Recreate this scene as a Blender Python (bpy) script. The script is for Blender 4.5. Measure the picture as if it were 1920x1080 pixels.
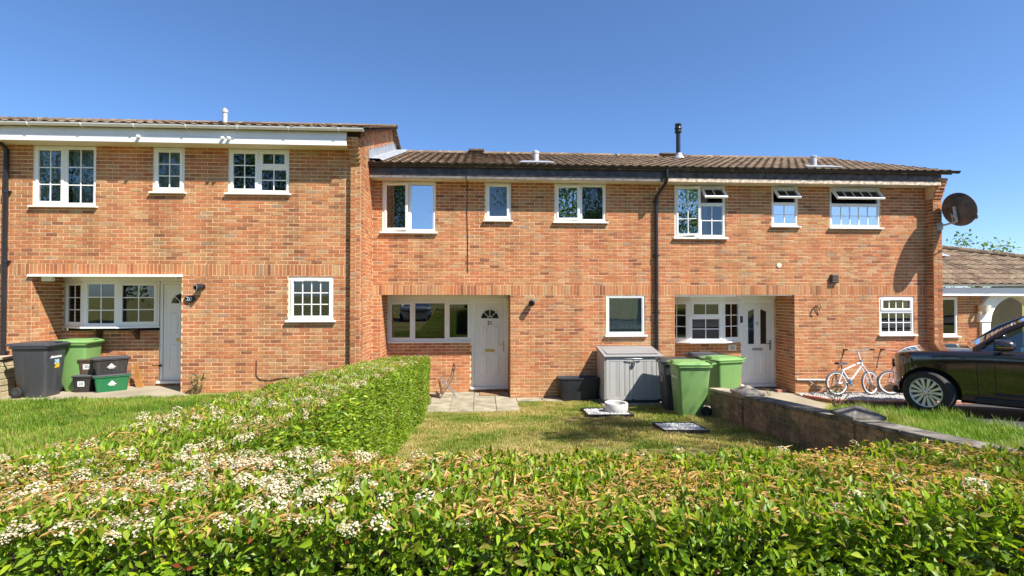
import bpy, bmesh, math, random
import numpy as np
from mathutils import Vector, Matrix, Euler, noise as mnoise
R = math.radians
for o in list(bpy.data.objects): bpy.data.objects.remove(o)
scene = bpy.context.scene
col = scene.collection
rng = random.Random(7)
NP = np.random.default_rng(11)

# ------------------------------------------------------------------ camera
CAM = Vector((0, -11.5, 2.29))
cam = bpy.data.cameras.new('camera'); cam.lens = 18.0; cam.sensor_width = 36.0
cam.clip_start = 0.05; cam.clip_end = 3000
camo = bpy.data.objects.new('camera', cam); col.objects.link(camo)
camo.location = CAM; camo.rotation_euler = (R(90.836), 0, R(-3.5))
scene.camera = camo
# ------------------------------------------------------------------ sky, sun, exposure
SUN = Vector((1.15, -1.0, 1.88)).normalized()          # towards the sun
sun_el = math.asin(SUN.z); sun_az = math.atan2(SUN.x, SUN.y)
world = bpy.data.worlds.new('World'); scene.world = world; world.use_nodes = True
wn = world.node_tree; wn.nodes.clear()
sky = wn.nodes.new('ShaderNodeTexSky'); sky.sky_type = 'NISHITA'; sky.sun_disc = False
sky.sun_elevation = sun_el; sky.sun_rotation = sun_az
sky.altitude = 0; sky.air_density = 0.75; sky.dust_density = 0.5; sky.ozone_density = 7.5
bg = wn.nodes.new('ShaderNodeBackground'); bg.inputs['Strength'].default_value = 0.115
wo = wn.nodes.new('ShaderNodeOutputWorld')
hs = wn.nodes.new('ShaderNodeHueSaturation'); hs.inputs['Saturation'].default_value = 1.04
wn.links.new(sky.outputs[0], hs.inputs['Color']); wn.links.new(hs.outputs[0], bg.inputs[0]); wn.links.new(bg.outputs[0], wo.inputs[0])
sl = bpy.data.lights.new('sun', 'SUN'); sl.energy = 5.0; sl.angle = R(0.53); sl.color = (1.0, 0.95, 0.87)
so = bpy.data.objects.new('sun', sl); col.objects.link(so); so.location = (6, -14, 16)
so.rotation_euler = SUN.to_track_quat('Z', 'Y').to_euler()
vs = scene.view_settings; vs.view_transform = 'Standard'; vs.look = 'None'; vs.exposure = 0.92; vs.gamma = 1.0
vs.use_curve_mapping = False
scene.render.engine = 'CYCLES'
scene.cycles.max_bounces = 8; scene.cycles.transparent_max_bounces = 12

# ------------------------------------------------------------------ materials
def nmat(name):
    m = bpy.data.materials.new(name); m.use_nodes = True
    nt = m.node_tree; nt.nodes.clear()
    out = nt.nodes.new('ShaderNodeOutputMaterial'); b = nt.nodes.new('ShaderNodeBsdfPrincipled')
    nt.links.new(b.outputs[0], out.inputs[0])
    return m, nt, b, out
def N(nt, t, **k):
    n = nt.nodes.new(t)
    for a, v in k.items(): setattr(n, a, v)
    return n
def noise_n(nt, vec, scale, detail=3, rough=.55):
    n = N(nt, 'ShaderNodeTexNoise'); n.inputs['Scale'].default_value = scale
    n.inputs['Detail'].default_value = detail; n.inputs['Roughness'].default_value = rough
    nt.links.new(vec, n.inputs['Vector']); return n
def ramp(nt, fac, stops, interp='LINEAR'):
    r = N(nt, 'ShaderNodeValToRGB'); r.color_ramp.interpolation = interp
    e = r.color_ramp.elements
    while len(e) < len(stops): e.new(0.5)
    for i, (p, c) in enumerate(stops):
        e[i].position = p; e[i].color = (*c, 1) if len(c) == 3 else c
    nt.links.new(fac, r.inputs[0]); return r
def mix(nt, a, b, fac, mode='MIX'):
    n = N(nt, 'ShaderNodeMix', data_type='RGBA', blend_type=mode)
    for sock, v in ((6, a), (7, b), (0, fac)):
        if hasattr(v, 'is_output'): nt.links.new(v, n.inputs[sock])
        else: n.inputs[sock].default_value = (*v, 1) if isinstance(v, tuple) else v
    return n.outputs[2]
def bump(nt, b, h, strength=.3, dist=.01):
    n = N(nt, 'ShaderNodeBump'); n.inputs['Strength'].default_value = strength; n.inputs['Distance'].default_value = dist
    nt.links.new(h, n.inputs['Height']); nt.links.new(n.outputs[0], b.inputs['Normal'])
def pos(nt, obj=False):
    return N(nt, 'ShaderNodeTexCoord').outputs['Object'] if obj else N(nt, 'ShaderNodeNewGeometry').outputs['Position']
def pm(name, c, rough=.6, var=.12, scale=6, bmp=0, bscale=60, spec=.5, metal=0, c2=None, coat=0, obj=False, trans=0):
    m, nt, b, out = nmat(name); p = pos(nt, obj)
    n = noise_n(nt, p, scale, 5)
    lo = tuple(max(0, x*(1-var)) for x in c); hi = tuple(min(1, x*(1+var)) for x in (c2 or c))
    r = ramp(nt, n.outputs[0], [(.32, lo), (.68, hi)])
    nt.links.new(r.outputs[0], b.inputs['Base Color'])
    b.inputs['Roughness'].default_value = rough; b.inputs['Metallic'].default_value = metal
    b.inputs['Specular IOR Level'].default_value = spec
    if coat: b.inputs['Coat Weight'].default_value = coat; b.inputs['Coat Roughness'].default_value = .03
    if bmp:
        n2 = noise_n(nt, p, bscale, 4); bump(nt, b, n2.outputs[0], bmp, .01)
    return m
def rnd_src(nt, per_object):
    if per_object:
        n = N(nt, 'ShaderNodeObjectInfo'); s = N(nt, 'ShaderNodeSeparateColor'); nt.links.new(n.outputs['Color'], s.inputs[0])
        return s.outputs[0]
    return N(nt, 'ShaderNodeAttribute', attribute_name='rnd').outputs['Fac']
BRICK_STOPS = [(0, (.25, .10, .052)), (.06, (.34, .14, .07)), (.14, (.43, .158, .07)), (.36, (.475, .185, .078)), (.56, (.475, .212, .092)),
               (.74, (.485, .255, .118)), (.86, (.40, .19, .088)), (.95, (.51, .30, .15)), (1, (.34, .215, .14))]
def brick_mat(name, per_object, stops=BRICK_STOPS, dark=1.0, moss=False):
    m, nt, b, out = nmat(name); p = pos(nt)
    stops = [(q, tuple(x*dark for x in c)) for q, c in stops]
    r = ramp(nt, rnd_src(nt, per_object), stops)
    fine = noise_n(nt, p, 38, 5, .7)
    c = mix(nt, r.outputs[0], ramp(nt, fine.outputs[0], [(.28, (.5, .47, .45)), (.72, (1.4, 1.38, 1.34))]).outputs[0], .75, 'MULTIPLY')
    big = noise_n(nt, p, .55, 4)
    c = mix(nt, c, ramp(nt, big.outputs[0], [(.35, (1.1, .98, .95)), (.65, (.95, 1.04, 1.02))]).outputs[0], 1.0, 'MULTIPLY')
    sm = N(nt, 'ShaderNodeMapping'); sm.inputs['Scale'].default_value = (2.2, 2.2, .22); nt.links.new(p, sm.inputs['Vector'])
    rs = noise_n(nt, sm.outputs[0], 1.6, 5, .6)
    c = mix(nt, c, ramp(nt, rs.outputs[0], [(.36, (.72, .71, .70)), (.56, (1.04, 1.04, 1.04))]).outputs[0], .8, 'MULTIPLY')
    # pale splash and damp stain along the foot of the wall, in irregular patches
    s = N(nt, 'ShaderNodeSeparateXYZ'); nt.links.new(p, s.inputs[0])
    mm = N(nt, 'ShaderNodeMapRange'); mm.inputs[1].default_value = .05; mm.inputs[2].default_value = .75; mm.inputs[3].default_value = .55; mm.inputs[4].default_value = 0
    nt.links.new(s.outputs[2], mm.inputs[0])
    st = noise_n(nt, p, 2.4, 4); ml = N(nt, 'ShaderNodeMath', operation='MULTIPLY'); nt.links.new(mm.outputs[0], ml.inputs[0]); nt.links.new(st.outputs[0], ml.inputs[1])
    c = mix(nt, c, (.40*dark, .25*dark, .11*dark), ml.outputs[0])
    if moss:
        ms = noise_n(nt, p, 3.0, 5, .7)
        mr = ramp(nt, ms.outputs[0], [(.45, (0, 0, 0)), (.62, (1, 1, 1))])
        c = mix(nt, c, (.15, .125, .075), mr.outputs[0])
    nt.links.new(c, b.inputs['Base Color']); b.inputs['Roughness'].default_value = .88; b.inputs['Specular IOR Level'].default_value = .25
    bump(nt, b, fine.outputs[0], .5, .004)
    return m
M = {}
M['brick_o'] = brick_mat('brick single', True); M['brick_m'] = brick_mat('brick joined', False)
GSTOPS = [(0, (.24, .155, .095)), (.3, (.38, .25, .15)), (.55, (.44, .29, .18)), (.8, (.34, .22, .14)), (1, (.48, .28, .19))]
M['gbrick_o'] = brick_mat('garden brick single', True, GSTOPS, 1.0, True); M['gbrick_m'] = brick_mat('garden brick joined', False, GSTOPS, 1.0, True)
SSTOPS = [(0, (.40, .33, .20)), (.5, (.50, .42, .27)), (1, (.44, .36, .24))]
M['stone_o'] = brick_mat('walling stone', True, SSTOPS)
M['mortar'] = pm('mortar', (.80, .55, .345), .95, .22, 2.2, .5, 120, .15)
M['gmortar'] = pm('garden mortar', (.40, .32, .21), .95, .3, 6, .5, 120, .15)
M['upvc'] = pm('white upvc', (.84, .825, .78), .32, .03, 3, 0)
M['upvc_cream'] = pm('cream painted upvc', (.80, .78, .72), .34, .03, 3, 0)
M['soffit'] = pm('soffit paint', (.68, .60, .44), .6, .06, 3, .1, 60)
M['fascia_black'] = pm('black fascia paint', (.030, .030, .038), .45, .4, 7, .25, 40, c2=(.05, .045, .05))
M['fascia_grey'] = pm('weathered timber strip', (.16, .145, .135), .7, .35, 9, .3, 50)
M['fascia_brown'] = pm('weathered brown fascia', (.035, .028, .026), .6, .6, 8, .35, 50, c2=(.075, .058, .052))
M['peel'] = pm('peeling cream paint', (.42, .30, .22), .7, .25, 14, .3, 60, c2=(.66, .55, .42))
M['black_pvc'] = pm('black pvc', (.018, .018, .022), .35, .2, 5)
M['white_gutter'] = pm('white gutter pvc', (.78, .78, .78), .35, .04, 4)
M['lead'] = pm('lead sheet', (.36, .38, .40), .5, .2, 9, .3, 30, metal=.3)
M['galv'] = pm('pale vent pipe', (.46, .46, .45), .55, .15, 12, .1)
def tile_mat(name, per_object, stops):
    m, nt, b, out = nmat(name); p = pos(nt)
    r = ramp(nt, rnd_src(nt, per_object), stops)
    f = noise_n(nt, p, 28, 5, .7)
    c = mix(nt, r.outputs[0], ramp(nt, f.outputs[0], [(.3, (.5, .5, .5)), (.72, (1.5, 1.45, 1.35))]).outputs[0], .85, 'MULTIPLY')
    l = noise_n(nt, p, 7, 5, .7)
    lr = ramp(nt, l.outputs[0], [(.55, (0, 0, 0)), (.68, (1, 1, 1))])
    c = mix(nt, c, (.34, .29, .18), lr.outputs[0])
    nt.links.new(c, b.inputs['Base Color']); b.inputs['Roughness'].default_value = .9; b.inputs['Specular IOR Level'].default_value = .2
    bump(nt, b, f.outputs[0], .6, .006)
    return m
TST = [(0, (.12, .08, .055)), (.4, (.18, .125, .085)), (.7, (.22, .155, .105)), (1, (.15, .11, .08))]
M['tile_o'] = tile_mat('roof tile single', True, TST); M['tile_m'] = tile_mat('roof tile joined', False, TST)
BST = [(0, (.10, .07, .05)), (.5, (.17, .12, .085)), (1, (.22, .16, .11))]
M['btile_o'] = tile_mat('bungalow tile single', True, BST); M['btile_m'] = tile_mat('bungalow tile joined', False, BST)
def glass_mat(name, refl, tint=(.75, .8, .8)):
    m, nt, b, out = nmat(name); nt.nodes.remove(b)
    t = N(nt, 'ShaderNodeBsdfTransparent'); t.inputs[0].default_value = (*tint, 1)
    g = N(nt, 'ShaderNodeBsdfGlossy'); g.inputs['Roughness'].default_value = .01; g.inputs[0].default_value = (.95, .97, 1, 1)
    f = N(nt, 'ShaderNodeFresnel'); f.inputs[0].default_value = 1.5
    p = pos(nt); nz = noise_n(nt, p, 1.3, 2); bm = N(nt, 'ShaderNodeBump'); bm.inputs['Strength'].default_value = .02; bm.inputs['Distance'].default_value = .05
    nt.links.new(nz.outputs[0], bm.inputs['Height']); nt.links.new(bm.outputs[0], g.inputs['Normal'])
    a = N(nt, 'ShaderNodeMath', operation='ADD'); a.inputs[1].default_value = refl; a.use_clamp = True
    nt.links.new(f.outputs[0], a.inputs[0])
    mx = N(nt, 'ShaderNodeMixShader'); nt.links.new(a.outputs[0], mx.inputs[0]); nt.links.new(t.outputs[0], mx.inputs[1]); nt.links.new(g.outputs[0], mx.inputs[2])
    nt.links.new(mx.outputs[0], out.inputs[0]); return m
M['glass'] = glass_mat('window glass', .035)
M['glass_hi'] = glass_mat('coated window glass', .42)
M['glass_car'] = glass_mat('car glass', .12, (.35, .45, .42))
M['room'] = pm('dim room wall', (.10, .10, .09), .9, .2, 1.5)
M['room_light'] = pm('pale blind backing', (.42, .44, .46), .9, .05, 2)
M['curtain'] = pm('net curtain', (.55, .56, .52), .9, .12, 14)
M['blind'] = pm('blind slats', (.42, .40, .36), .7, .05, 5)
M['planter'] = pm('weathered planter', (.52, .51, .47), .8, .15, 9, .2, 60)
M['tyre'] = pm('dusty bicycle tyre', (.09, .10, .115), .8, .2, 20)
M['net'] = pm('pale net', (.62, .63, .60), .9, .08, 20)
M['white_paint'] = pm('white painted render', (.80, .79, .76), .7, .05, 4, .15, 60)
M['cream_wall'] = pm('cream painted wall', (.70, .64, .50), .8, .06, 3, .15, 60)
M['brass'] = pm('brass', (.60, .42, .14), .35, .1, 20, metal=1)
M['brown_door'] = pm('dark brown door', (.09, .045, .03), .4, .2, 9)
M['steel'] = pm('satin steel', (.55, .55, .56), .35, .1, 20, metal=1)
M['black'] = pm('black plastic', (.02, .02, .022), .4, .2, 9)
M['slab'] = pm('concrete slab', (.25, .22, .155), .9, .2, 3.5, .3, 80, .2, c2=(.33, .295, .215))
M['concrete'] = pm('poured concrete path', (.31, .265, .19), .9, .15, 1.6, .3, 70, .2)
M['tarmac'] = pm('tarmac', (.055, .052, .052), .85, .3, 30, .6, 160, .3)
M['pavement'] = pm('asphalt pavement', (.12, .115, .11), .9, .2, 5, .5, 120, .2)
M['soil'] = pm('soil', (.12, .085, .05), .95, .3, 5, .5, 50, .1)
M['cap'] = pm('weathered coping', (.11, .10, .085), .95, .35, 7, .5, 60, .15, c2=(.20, .18, .15))
M['cap_pale'] = pm('pale coping', (.42, .35, .26), .95, .25, 7, .5, 60, .15)
M['bin_grey'] = pm('dark grey bin plastic', (.045, .048, .056), .42, .15, 3, .08, 90)
M['bin_green'] = pm('green bin plastic', (.175, .33, .10), .42, .10, 3, .08, 90)
M['bin_green_d'] = pm('recycling box green', (.01, .16, .05), .45, .15, 4, .08, 90)
M['box_black'] = pm('black box plastic', (.035, .03, .03), .5, .2, 5, .08, 90)
M['box_brown'] = pm('brown caddy plastic', (.10, .065, .045), .5, .2, 5, .08, 90)
def grime(name, c, dirt, rough=.42):
    m, nt, b, out = nmat(name); p = pos(nt, True)
    n = noise_n(nt, p, 4, 6, .7); f = noise_n(nt, p, 30, 4, .7); mp = N(nt, 'ShaderNodeMapping'); mp.inputs['Scale'].default_value = (9, 9, .8); nt.links.new(p, mp.inputs['Vector']); st = noise_n(nt, mp.outputs[0], 1.5, 4, .6)
    k = mix(nt, tuple(x*.88 for x in c), tuple(min(1, x*1.1) for x in c), n.outputs[0])
    k = mix(nt, k, dirt, ramp(nt, st.outputs[0], [(.5, (0, 0, 0)), (.75, (.45, .45, .45))]).outputs[0])
    sc = ramp(nt, f.outputs[0], [(.62, (0, 0, 0)), (.70, (.5, .5, .5))]); k = mix(nt, k, tuple(min(1, x*1.5+.03) for x in c), sc.outputs[0])
    nt.links.new(k, b.inputs['Base Color']); b.inputs['Roughness'].default_value = rough; bump(nt, b, f.outputs[0], .06, .01); return m
M['bin_grey'] = grime('dark grey bin plastic', (.045, .048, .056), (.11, .10, .085)); M['bin_green'] = grime('green bin plastic', (.175, .33, .10), (.20, .24, .12)); M['bin_green_d'] = grime('recycling box green', (.01, .15, .05), (.10, .12, .07))
M['box_black'] = grime('black box plastic', (.035, .03, .03), (.10, .085, .07)); M['shed'] = grime('grey resin panel', (.42, .415, .40), (.30, .28, .24), .55)
M['rubber'] = pm('rubber', (.02, .02, .02), .75, .2, 20, .2, 90)
M['white'] = pm('white print', (.80, .80, .78), .5, .04, 5)
M['dull_white'] = pm('worn white print', (.55, .56, .52), .6, .3, 40)
M['yellow'] = pm('yellow print', (.75, .45, .02), .5, .1, 5)
M['blue'] = pm('blue print', (.02, .10, .28), .5, .1, 5)
M['cyan'] = pm('pale blue print', (.35, .62, .80), .5, .1, 5)
M['shed_top'] = pm('dark resin lid', (.25, .245, .24), .5, .08, 4, .12, 160)
M['tub'] = pm('plain tub black', (.018, .019, .026), .5, .3, 6)
M['shed_dark'] = pm('dark resin trim', (.07, .072, .08), .5, .1, 5)
M['white_gravel'] = pm('white gravel', (.44, .435, .42), .85, .15, 30, .2, 90)
M['edging'] = pm('red edging brick', (.42, .18, .12), .9, .2, 12, .3, 70)
M['alloy'] = pm('alloy wheel', (.74, .73, .70), .35, .05, 10, metal=.35)
M['chrome'] = pm('chrome', (.75, .75, .76), .12, .05, 10, metal=1)
M['car_dark'] = pm('dark brown black car paint', (.022, .012, .008), .12, .05, 3, spec=.7, coat=1)
M['car_silver'] = pm('silver car paint', (.55, .56, .57), .28, .03, 3, metal=.4, coat=1)
M['trim'] = pm('car black trim', (.015, .015, .016), .5, .1, 10)
M['lens'] = pm('headlamp lens', (.12, .12, .13), .08, .2, 8, coat=1)
M['amber'] = pm('amber lens', (.6, .28, .05), .2, .1, 8)
M['bike_white'] = pm('white bicycle paint', (.78, .78, .80), .25, .03, 8, coat=.5)
M['bike_blue'] = pm('blue bicycle part', (.05, .22, .45), .3, .05, 8)
M['pink'] = pm('pink bicycle paint', (.75, .38, .45), .3, .05, 8)
M['wood'] = pm('dark wooden slat', (.16, .075, .04), .6, .3, 20, .3, 60)
M['mat'] = pm('coir doormat', (.30, .17, .08), .95, .25, 60, .4, 150)
M['dish'] = pm('weathered brown dish', (.06, .05, .047), .55, .35, 5, c2=(.10, .082, .075))
M['bark'] = pm('bark', (.13, .09, .065), .9, .35, 12, .8, 40)
M['twig'] = pm('hedge twig', (.24, .165, .13), .85, .3, 20)
M['interior'] = pm('hedge core shade colour', (.035, .028, .018), .95, .3, 14)  # near-black brown carrying the shade among inner twigs
M['orange_board'] = pm('rusty orange board', (.42, .19, .05), .7, .2, 8)
M['magenta'] = pm('magenta bottle', (.45, .03, .28), .3, .1, 9)
def attr_mat(name, rough=.45, trans=.25, spec=.5, per_object=False):
    m, nt, b, out = nmat(name)
    if per_object: c = N(nt, 'ShaderNodeObjectInfo').outputs['Color']
    else: c = N(nt, 'ShaderNodeAttribute', attribute_name='Col').outputs['Color']
    nt.links.new(c, b.inputs['Base Color']); b.inputs['Roughness'].default_value = rough; b.inputs['Specular IOR Level'].default_value = spec
    if trans:
        t = N(nt, 'ShaderNodeBsdfTranslucent')
        tc = mix(nt, c, (1.5, 1.5, .45), 1.0, 'MULTIPLY'); nt.links.new(tc, t.inputs[0])
        mx = N(nt, 'ShaderNodeMixShader'); mx.inputs[0].default_value = trans
        nt.links.new(b.outputs[0], mx.inputs[1]); nt.links.new(t.outputs[0], mx.inputs[2]); nt.links.new(mx.outputs[0], out.inputs[0])
    return m
M['leaf'] = attr_mat('leaf', .46, .34, .4); M['leaf_o'] = attr_mat('single leaf', .46, .34, .4, per_object=True)
M['grass'] = attr_mat('grass blade', .55, .30, .3)
M['flower'] = attr_mat('flower', .7, .25, .2)
def lawn_mat(name, a, b2, c3):
    m, nt, b, out = nmat(name); p = pos(nt)
    n1 = noise_n(nt, p, 1.2, 5, .65); n2 = noise_n(nt, p, 60, 3)
    r = ramp(nt, n1.outputs[0], [(.3, a), (.5, b2), (.7, c3)])
    c = mix(nt, r.outputs[0], ramp(nt, n2.outputs[0], [(.3, (.5, .5, .5)), (.7, (1.4, 1.4, 1.4))]).outputs[0], .8, 'MULTIPLY')
    nt.links.new(c, b.inputs['Base Color']); b.inputs['Roughness'].default_value = .95; b.inputs['Specular IOR Level'].default_value = .1
    bump(nt, b, n2.outputs[0], .8, .02); return m
M['lawn'] = lawn_mat('lawn ground', (.13, .15, .03), (.23, .21, .06), (.33, .26, .11))

# ------------------------------------------------------------------ mesh helpers
WL = {}
def finish(o, parent=None, local=False, label=None, cat=None, group=None, kind=None):
    col.objects.link(o)
    if parent is not None:
        o.parent = parent
        if not local: o.location = Vector(o.location) - WL.get(parent.name, Vector((0, 0, 0)))
    if label: o['label'] = label
    if cat: o['category'] = cat
    if group: o['group'] = group
    if kind: o['kind'] = kind
    return o
def thing(name, loc, label, cat, rot=0, group=None):
    o = bpy.data.objects.new(name, None); o.empty_display_size = .2
    o.location = loc; o.rotation_euler = (0, 0, rot)
    finish(o, None, False, label, cat, group); WL[o.name] = Vector(loc); return o
class MB:
    def __init__(s): s.v = []; s.f = []; s.mi = []; s.m = 0; s.T = None
    def add(s, vs, fs):
        b = len(s.v)
        if s.T: vs = [s.T(*q) for q in vs]
        s.v += [tuple(q) for q in vs]
        for f in fs: s.f.append(tuple(i+b for i in f)); s.mi.append(s.m)
        return s
    def box(s, x0, x1, y0, y1, z0, z1):
        return s.add([(x0, y0, z0), (x1, y0, z0), (x1, y1, z0), (x0, y1, z0), (x0, y0, z1), (x1, y0, z1), (x1, y1, z1), (x0, y1, z1)],
                     [(0, 3, 2, 1), (4, 5, 6, 7), (0, 1, 5, 4), (1, 2, 6, 5), (2, 3, 7, 6), (3, 0, 4, 7)])
    def quad(s, a, b, c, d): return s.add([a, b, c, d], [(0, 1, 2, 3)])
    def tube(s, pts, r, n=8, caps=True):
        pts = [Vector(p) for p in pts]; rs = r if isinstance(r, (list, tuple)) else [r]*len(pts)
        vs = []; fs = []; up = None
        for i, p in enumerate(pts):
            d = (pts[min(i+1, len(pts)-1)] - pts[max(i-1, 0)]).normalized()
            if up is None: up = d.orthogonal().normalized()
            up = (up - d*up.dot(d)); up = up.normalized() if up.length > 1e-6 else d.orthogonal().normalized()
            w = d.cross(up)
            for k in range(n):
                a = 2*math.pi*k/n; vs.append(p + (up*math.cos(a) + w*math.sin(a))*rs[i])
        for i in range(len(pts)-1):
            for k in range(n):
                fs.append((i*n+k, i*n+(k+1) % n, (i+1)*n+(k+1) % n, (i+1)*n+k))
        if caps: fs.append(tuple(range(n-1, -1, -1))); fs.append(tuple((len(pts)-1)*n+k for k in range(n)))
        return s.add(vs, fs)
    def lathe(s, prof, n=20, o=(0, 0, 0), ax=(0, 0, 1), closed=False):
        ax = Vector(ax).normalized(); u = ax.orthogonal().normalized(); w = ax.cross(u); o = Vector(o)
        vs = []; fs = []; m = len(prof)
        for k in range(n):
            a = 2*math.pi*k/n; d = u*math.cos(a)+w*math.sin(a)
            for r, h in prof: vs.append(o + ax*h + d*r)
        for k in range(n):
            for j in range(m if closed else m-1):
                j2 = (j+1) % m
                fs.append((k*m+j, ((k+1) % n)*m+j, ((k+1) % n)*m+j2, k*m+j2))
        return s.add(vs, fs)
    def prism(s, poly, fn, d0, d1):
        n = len(poly); vs = [fn(a, b, d0) for a, b in poly] + [fn(a, b, d1) for a, b in poly]
        fs = [tuple(range(n-1, -1, -1)), tuple(range(n, 2*n))] + [(i, (i+1) % n, (i+1) % n+n, i+n) for i in range(n)]
        return s.add(vs, fs)
    def build(s, name, mat, parent=None, smooth=False, bevel=0, local=False, loc=(0, 0, 0), fix=True, seg=2, **kw):
        me = bpy.data.meshes.new(name); me.from_pydata(s.v, [], s.f)
        for m in (mat if isinstance(mat, (list, tuple)) else [mat]): me.materials.append(M[m] if isinstance(m, str) else m)
        me.polygons.foreach_set('material_index', s.mi)
        if fix:
            bm = bmesh.new(); bm.from_mesh(me); bmesh.ops.recalc_face_normals(bm, faces=bm.faces); bm.to_mesh(me); bm.free()
        if smooth:
            me.polygons.foreach_set('use_smooth', [True]*len(me.polygons))
            try: me.set_sharp_from_angle(angle=R(42))
            except Exception: pass
        o = bpy.data.objects.new(name, me); o.location = loc
        if bevel:
            md = o.modifiers.new('bevel', 'BEVEL'); md.width = bevel; md.segments = seg; md.limit_method = 'ANGLE'; md.angle_limit = R(40)
        finish(o, parent, local, **kw)
        if not local: WL[o.name] = Vector(loc)
        return o
def attr_mesh(name, V, F, mat, parent=None, col_attr=None, rnd=None, smooth=False, local=False, **kw):
    """V (n,3) array, F list/array of equal-size faces, per-vertex colours"""
    me = bpy.data.meshes.new(name)
    F = np.asarray(F, dtype=np.int32); k = F.shape[1]
    me.vertices.add(len(V)); me.vertices.foreach_set('co', np.asarray(V, dtype=np.float32).ravel())
    me.loops.add(F.size); me.loops.foreach_set('vertex_index', F.ravel())
    me.polygons.add(len(F)); me.polygons.foreach_set('loop_start', np.arange(0, F.size, k, dtype=np.int32))
    me.polygons.foreach_set('loop_total', np.full(len(F), k, dtype=np.int32))
    me.update(calc_edges=True)
    if col_attr is not None:
        a = me.color_attributes.new('Col', 'FLOAT_COLOR', 'POINT'); a.data.foreach_set('color', np.asarray(col_attr, dtype=np.float32).ravel())
    if rnd is not None:
        a = me.attributes.new('rnd', 'FLOAT', 'POINT'); a.data.foreach_set('value', np.asarray(rnd, dtype=np.float32))
    me.polygons.foreach_set('use_smooth', [bool(smooth)]*len(F))
    me.materials.append(M[mat]); me.validate()
    o = bpy.data.objects.new(name, me); finish(o, parent, local, **kw)
    if not local: WL[o.name] = Vector((0, 0, 0))
    return o
BOXF = np.array([(0, 3, 2, 1), (4, 5, 6, 7), (0, 1, 5, 4), (1, 2, 6, 5), (2, 3, 7, 6), (3, 0, 4, 7)])
def text_mesh(s, size, fn, name, mat, parent, local=True, depth=.002, bold=0, **kw):
    cu = bpy.data.curves.new('t', 'FONT'); cu.body = s; cu.size = size; cu.extrude = depth; cu.align_x = 'CENTER'; cu.align_y = 'CENTER'; cu.offset = bold
    t = bpy.data.objects.new('t', cu); col.objects.link(t)
    me = bpy.data.meshes.new_from_object(t.evaluated_get(bpy.context.evaluated_depsgraph_get()))
    bpy.data.objects.remove(t)
    for v in me.vertices: v.co = Vector(fn(*v.co))
    me.name = name; me.materials.clear(); me.materials.append(M[mat])
    o = bpy.data.objects.new(name, me); finish(o, parent, local, **kw); return o
def sstep(a, b, x):
    t = max(0., min(1., (x-a)/(b-a))); return t*t*(3-2*t)
# ------------------------------------------------------------------ the ground
SL = .0813
def gz(x, y):
    s = SL*max(0, min(-1.3-y, 10.2))
    l = sstep(-1.3, -2.6, x)*.39
    l *= 1-.6*max(0, min(1, (-2.0-y)/8.))
    if y > -1.2: l = .39*sstep(-2.2, -2.5, x)
    return s+l+.02*sstep(6.3, 7.8, x)*sstep(-1.25, -2.0, y)
def sheet(name, xs, ys, zf, mat, keep=None, **kw):
    vs = [(x, y, zf(x, y)) for y in ys for x in xs]; nx = len(xs)
    fs = []
    for j in range(len(ys)-1):
        for i in range(nx-1):
            if keep is None or keep((xs[i]+xs[i+1])/2, (ys[j]+ys[j+1])/2):
                fs.append((j*nx+i, j*nx+i+1, (j+1)*nx+i+1, (j+1)*nx+i))
    b = MB(); b.add(vs, fs); return b.build(name, mat, fix=False, smooth=True, **kw)
def frange(a, b, d):
    n = max(1, int(round((b-a)/d))); return [a+(b-a)*i/n for i in range(n+1)]
def ground_z(x, y):
    if y < -13.2: return .829-.19
    return gz(x, y)-.03
gxs = [-900, -300, -100, -40, -20] + frange(-14, 16, .25) + [20, 40, 100, 300, 900]
gys = [-900, -300, -90, -40, -22, -18, -14, -13.25, -13.2] + frange(-12.8, 1.2, .2) + [3, 8, 30, 100, 300, 900]
sheet('ground', gxs, gys, ground_z, 'lawn', kind='structure')
b = MB(); b.box(-80, 80, -13.1, -10.45, .5, .829); b.build('pavement', 'pavement', kind='structure')
b = MB(); b.box(-80, 80, -20.2, -13.22, .3, .70); b.build('road', 'tarmac', kind='structure')
b = MB(); b.box(-80, 80, -13.22, -13.10, .5, .832); b.build('kerb', 'concrete', bevel=.015, kind='structure')
b = MB(); b.box(-80, 80, -20.32, -20.2, .5, .82); b.build('far_kerb', 'concrete', bevel=.015, kind='structure')

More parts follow.
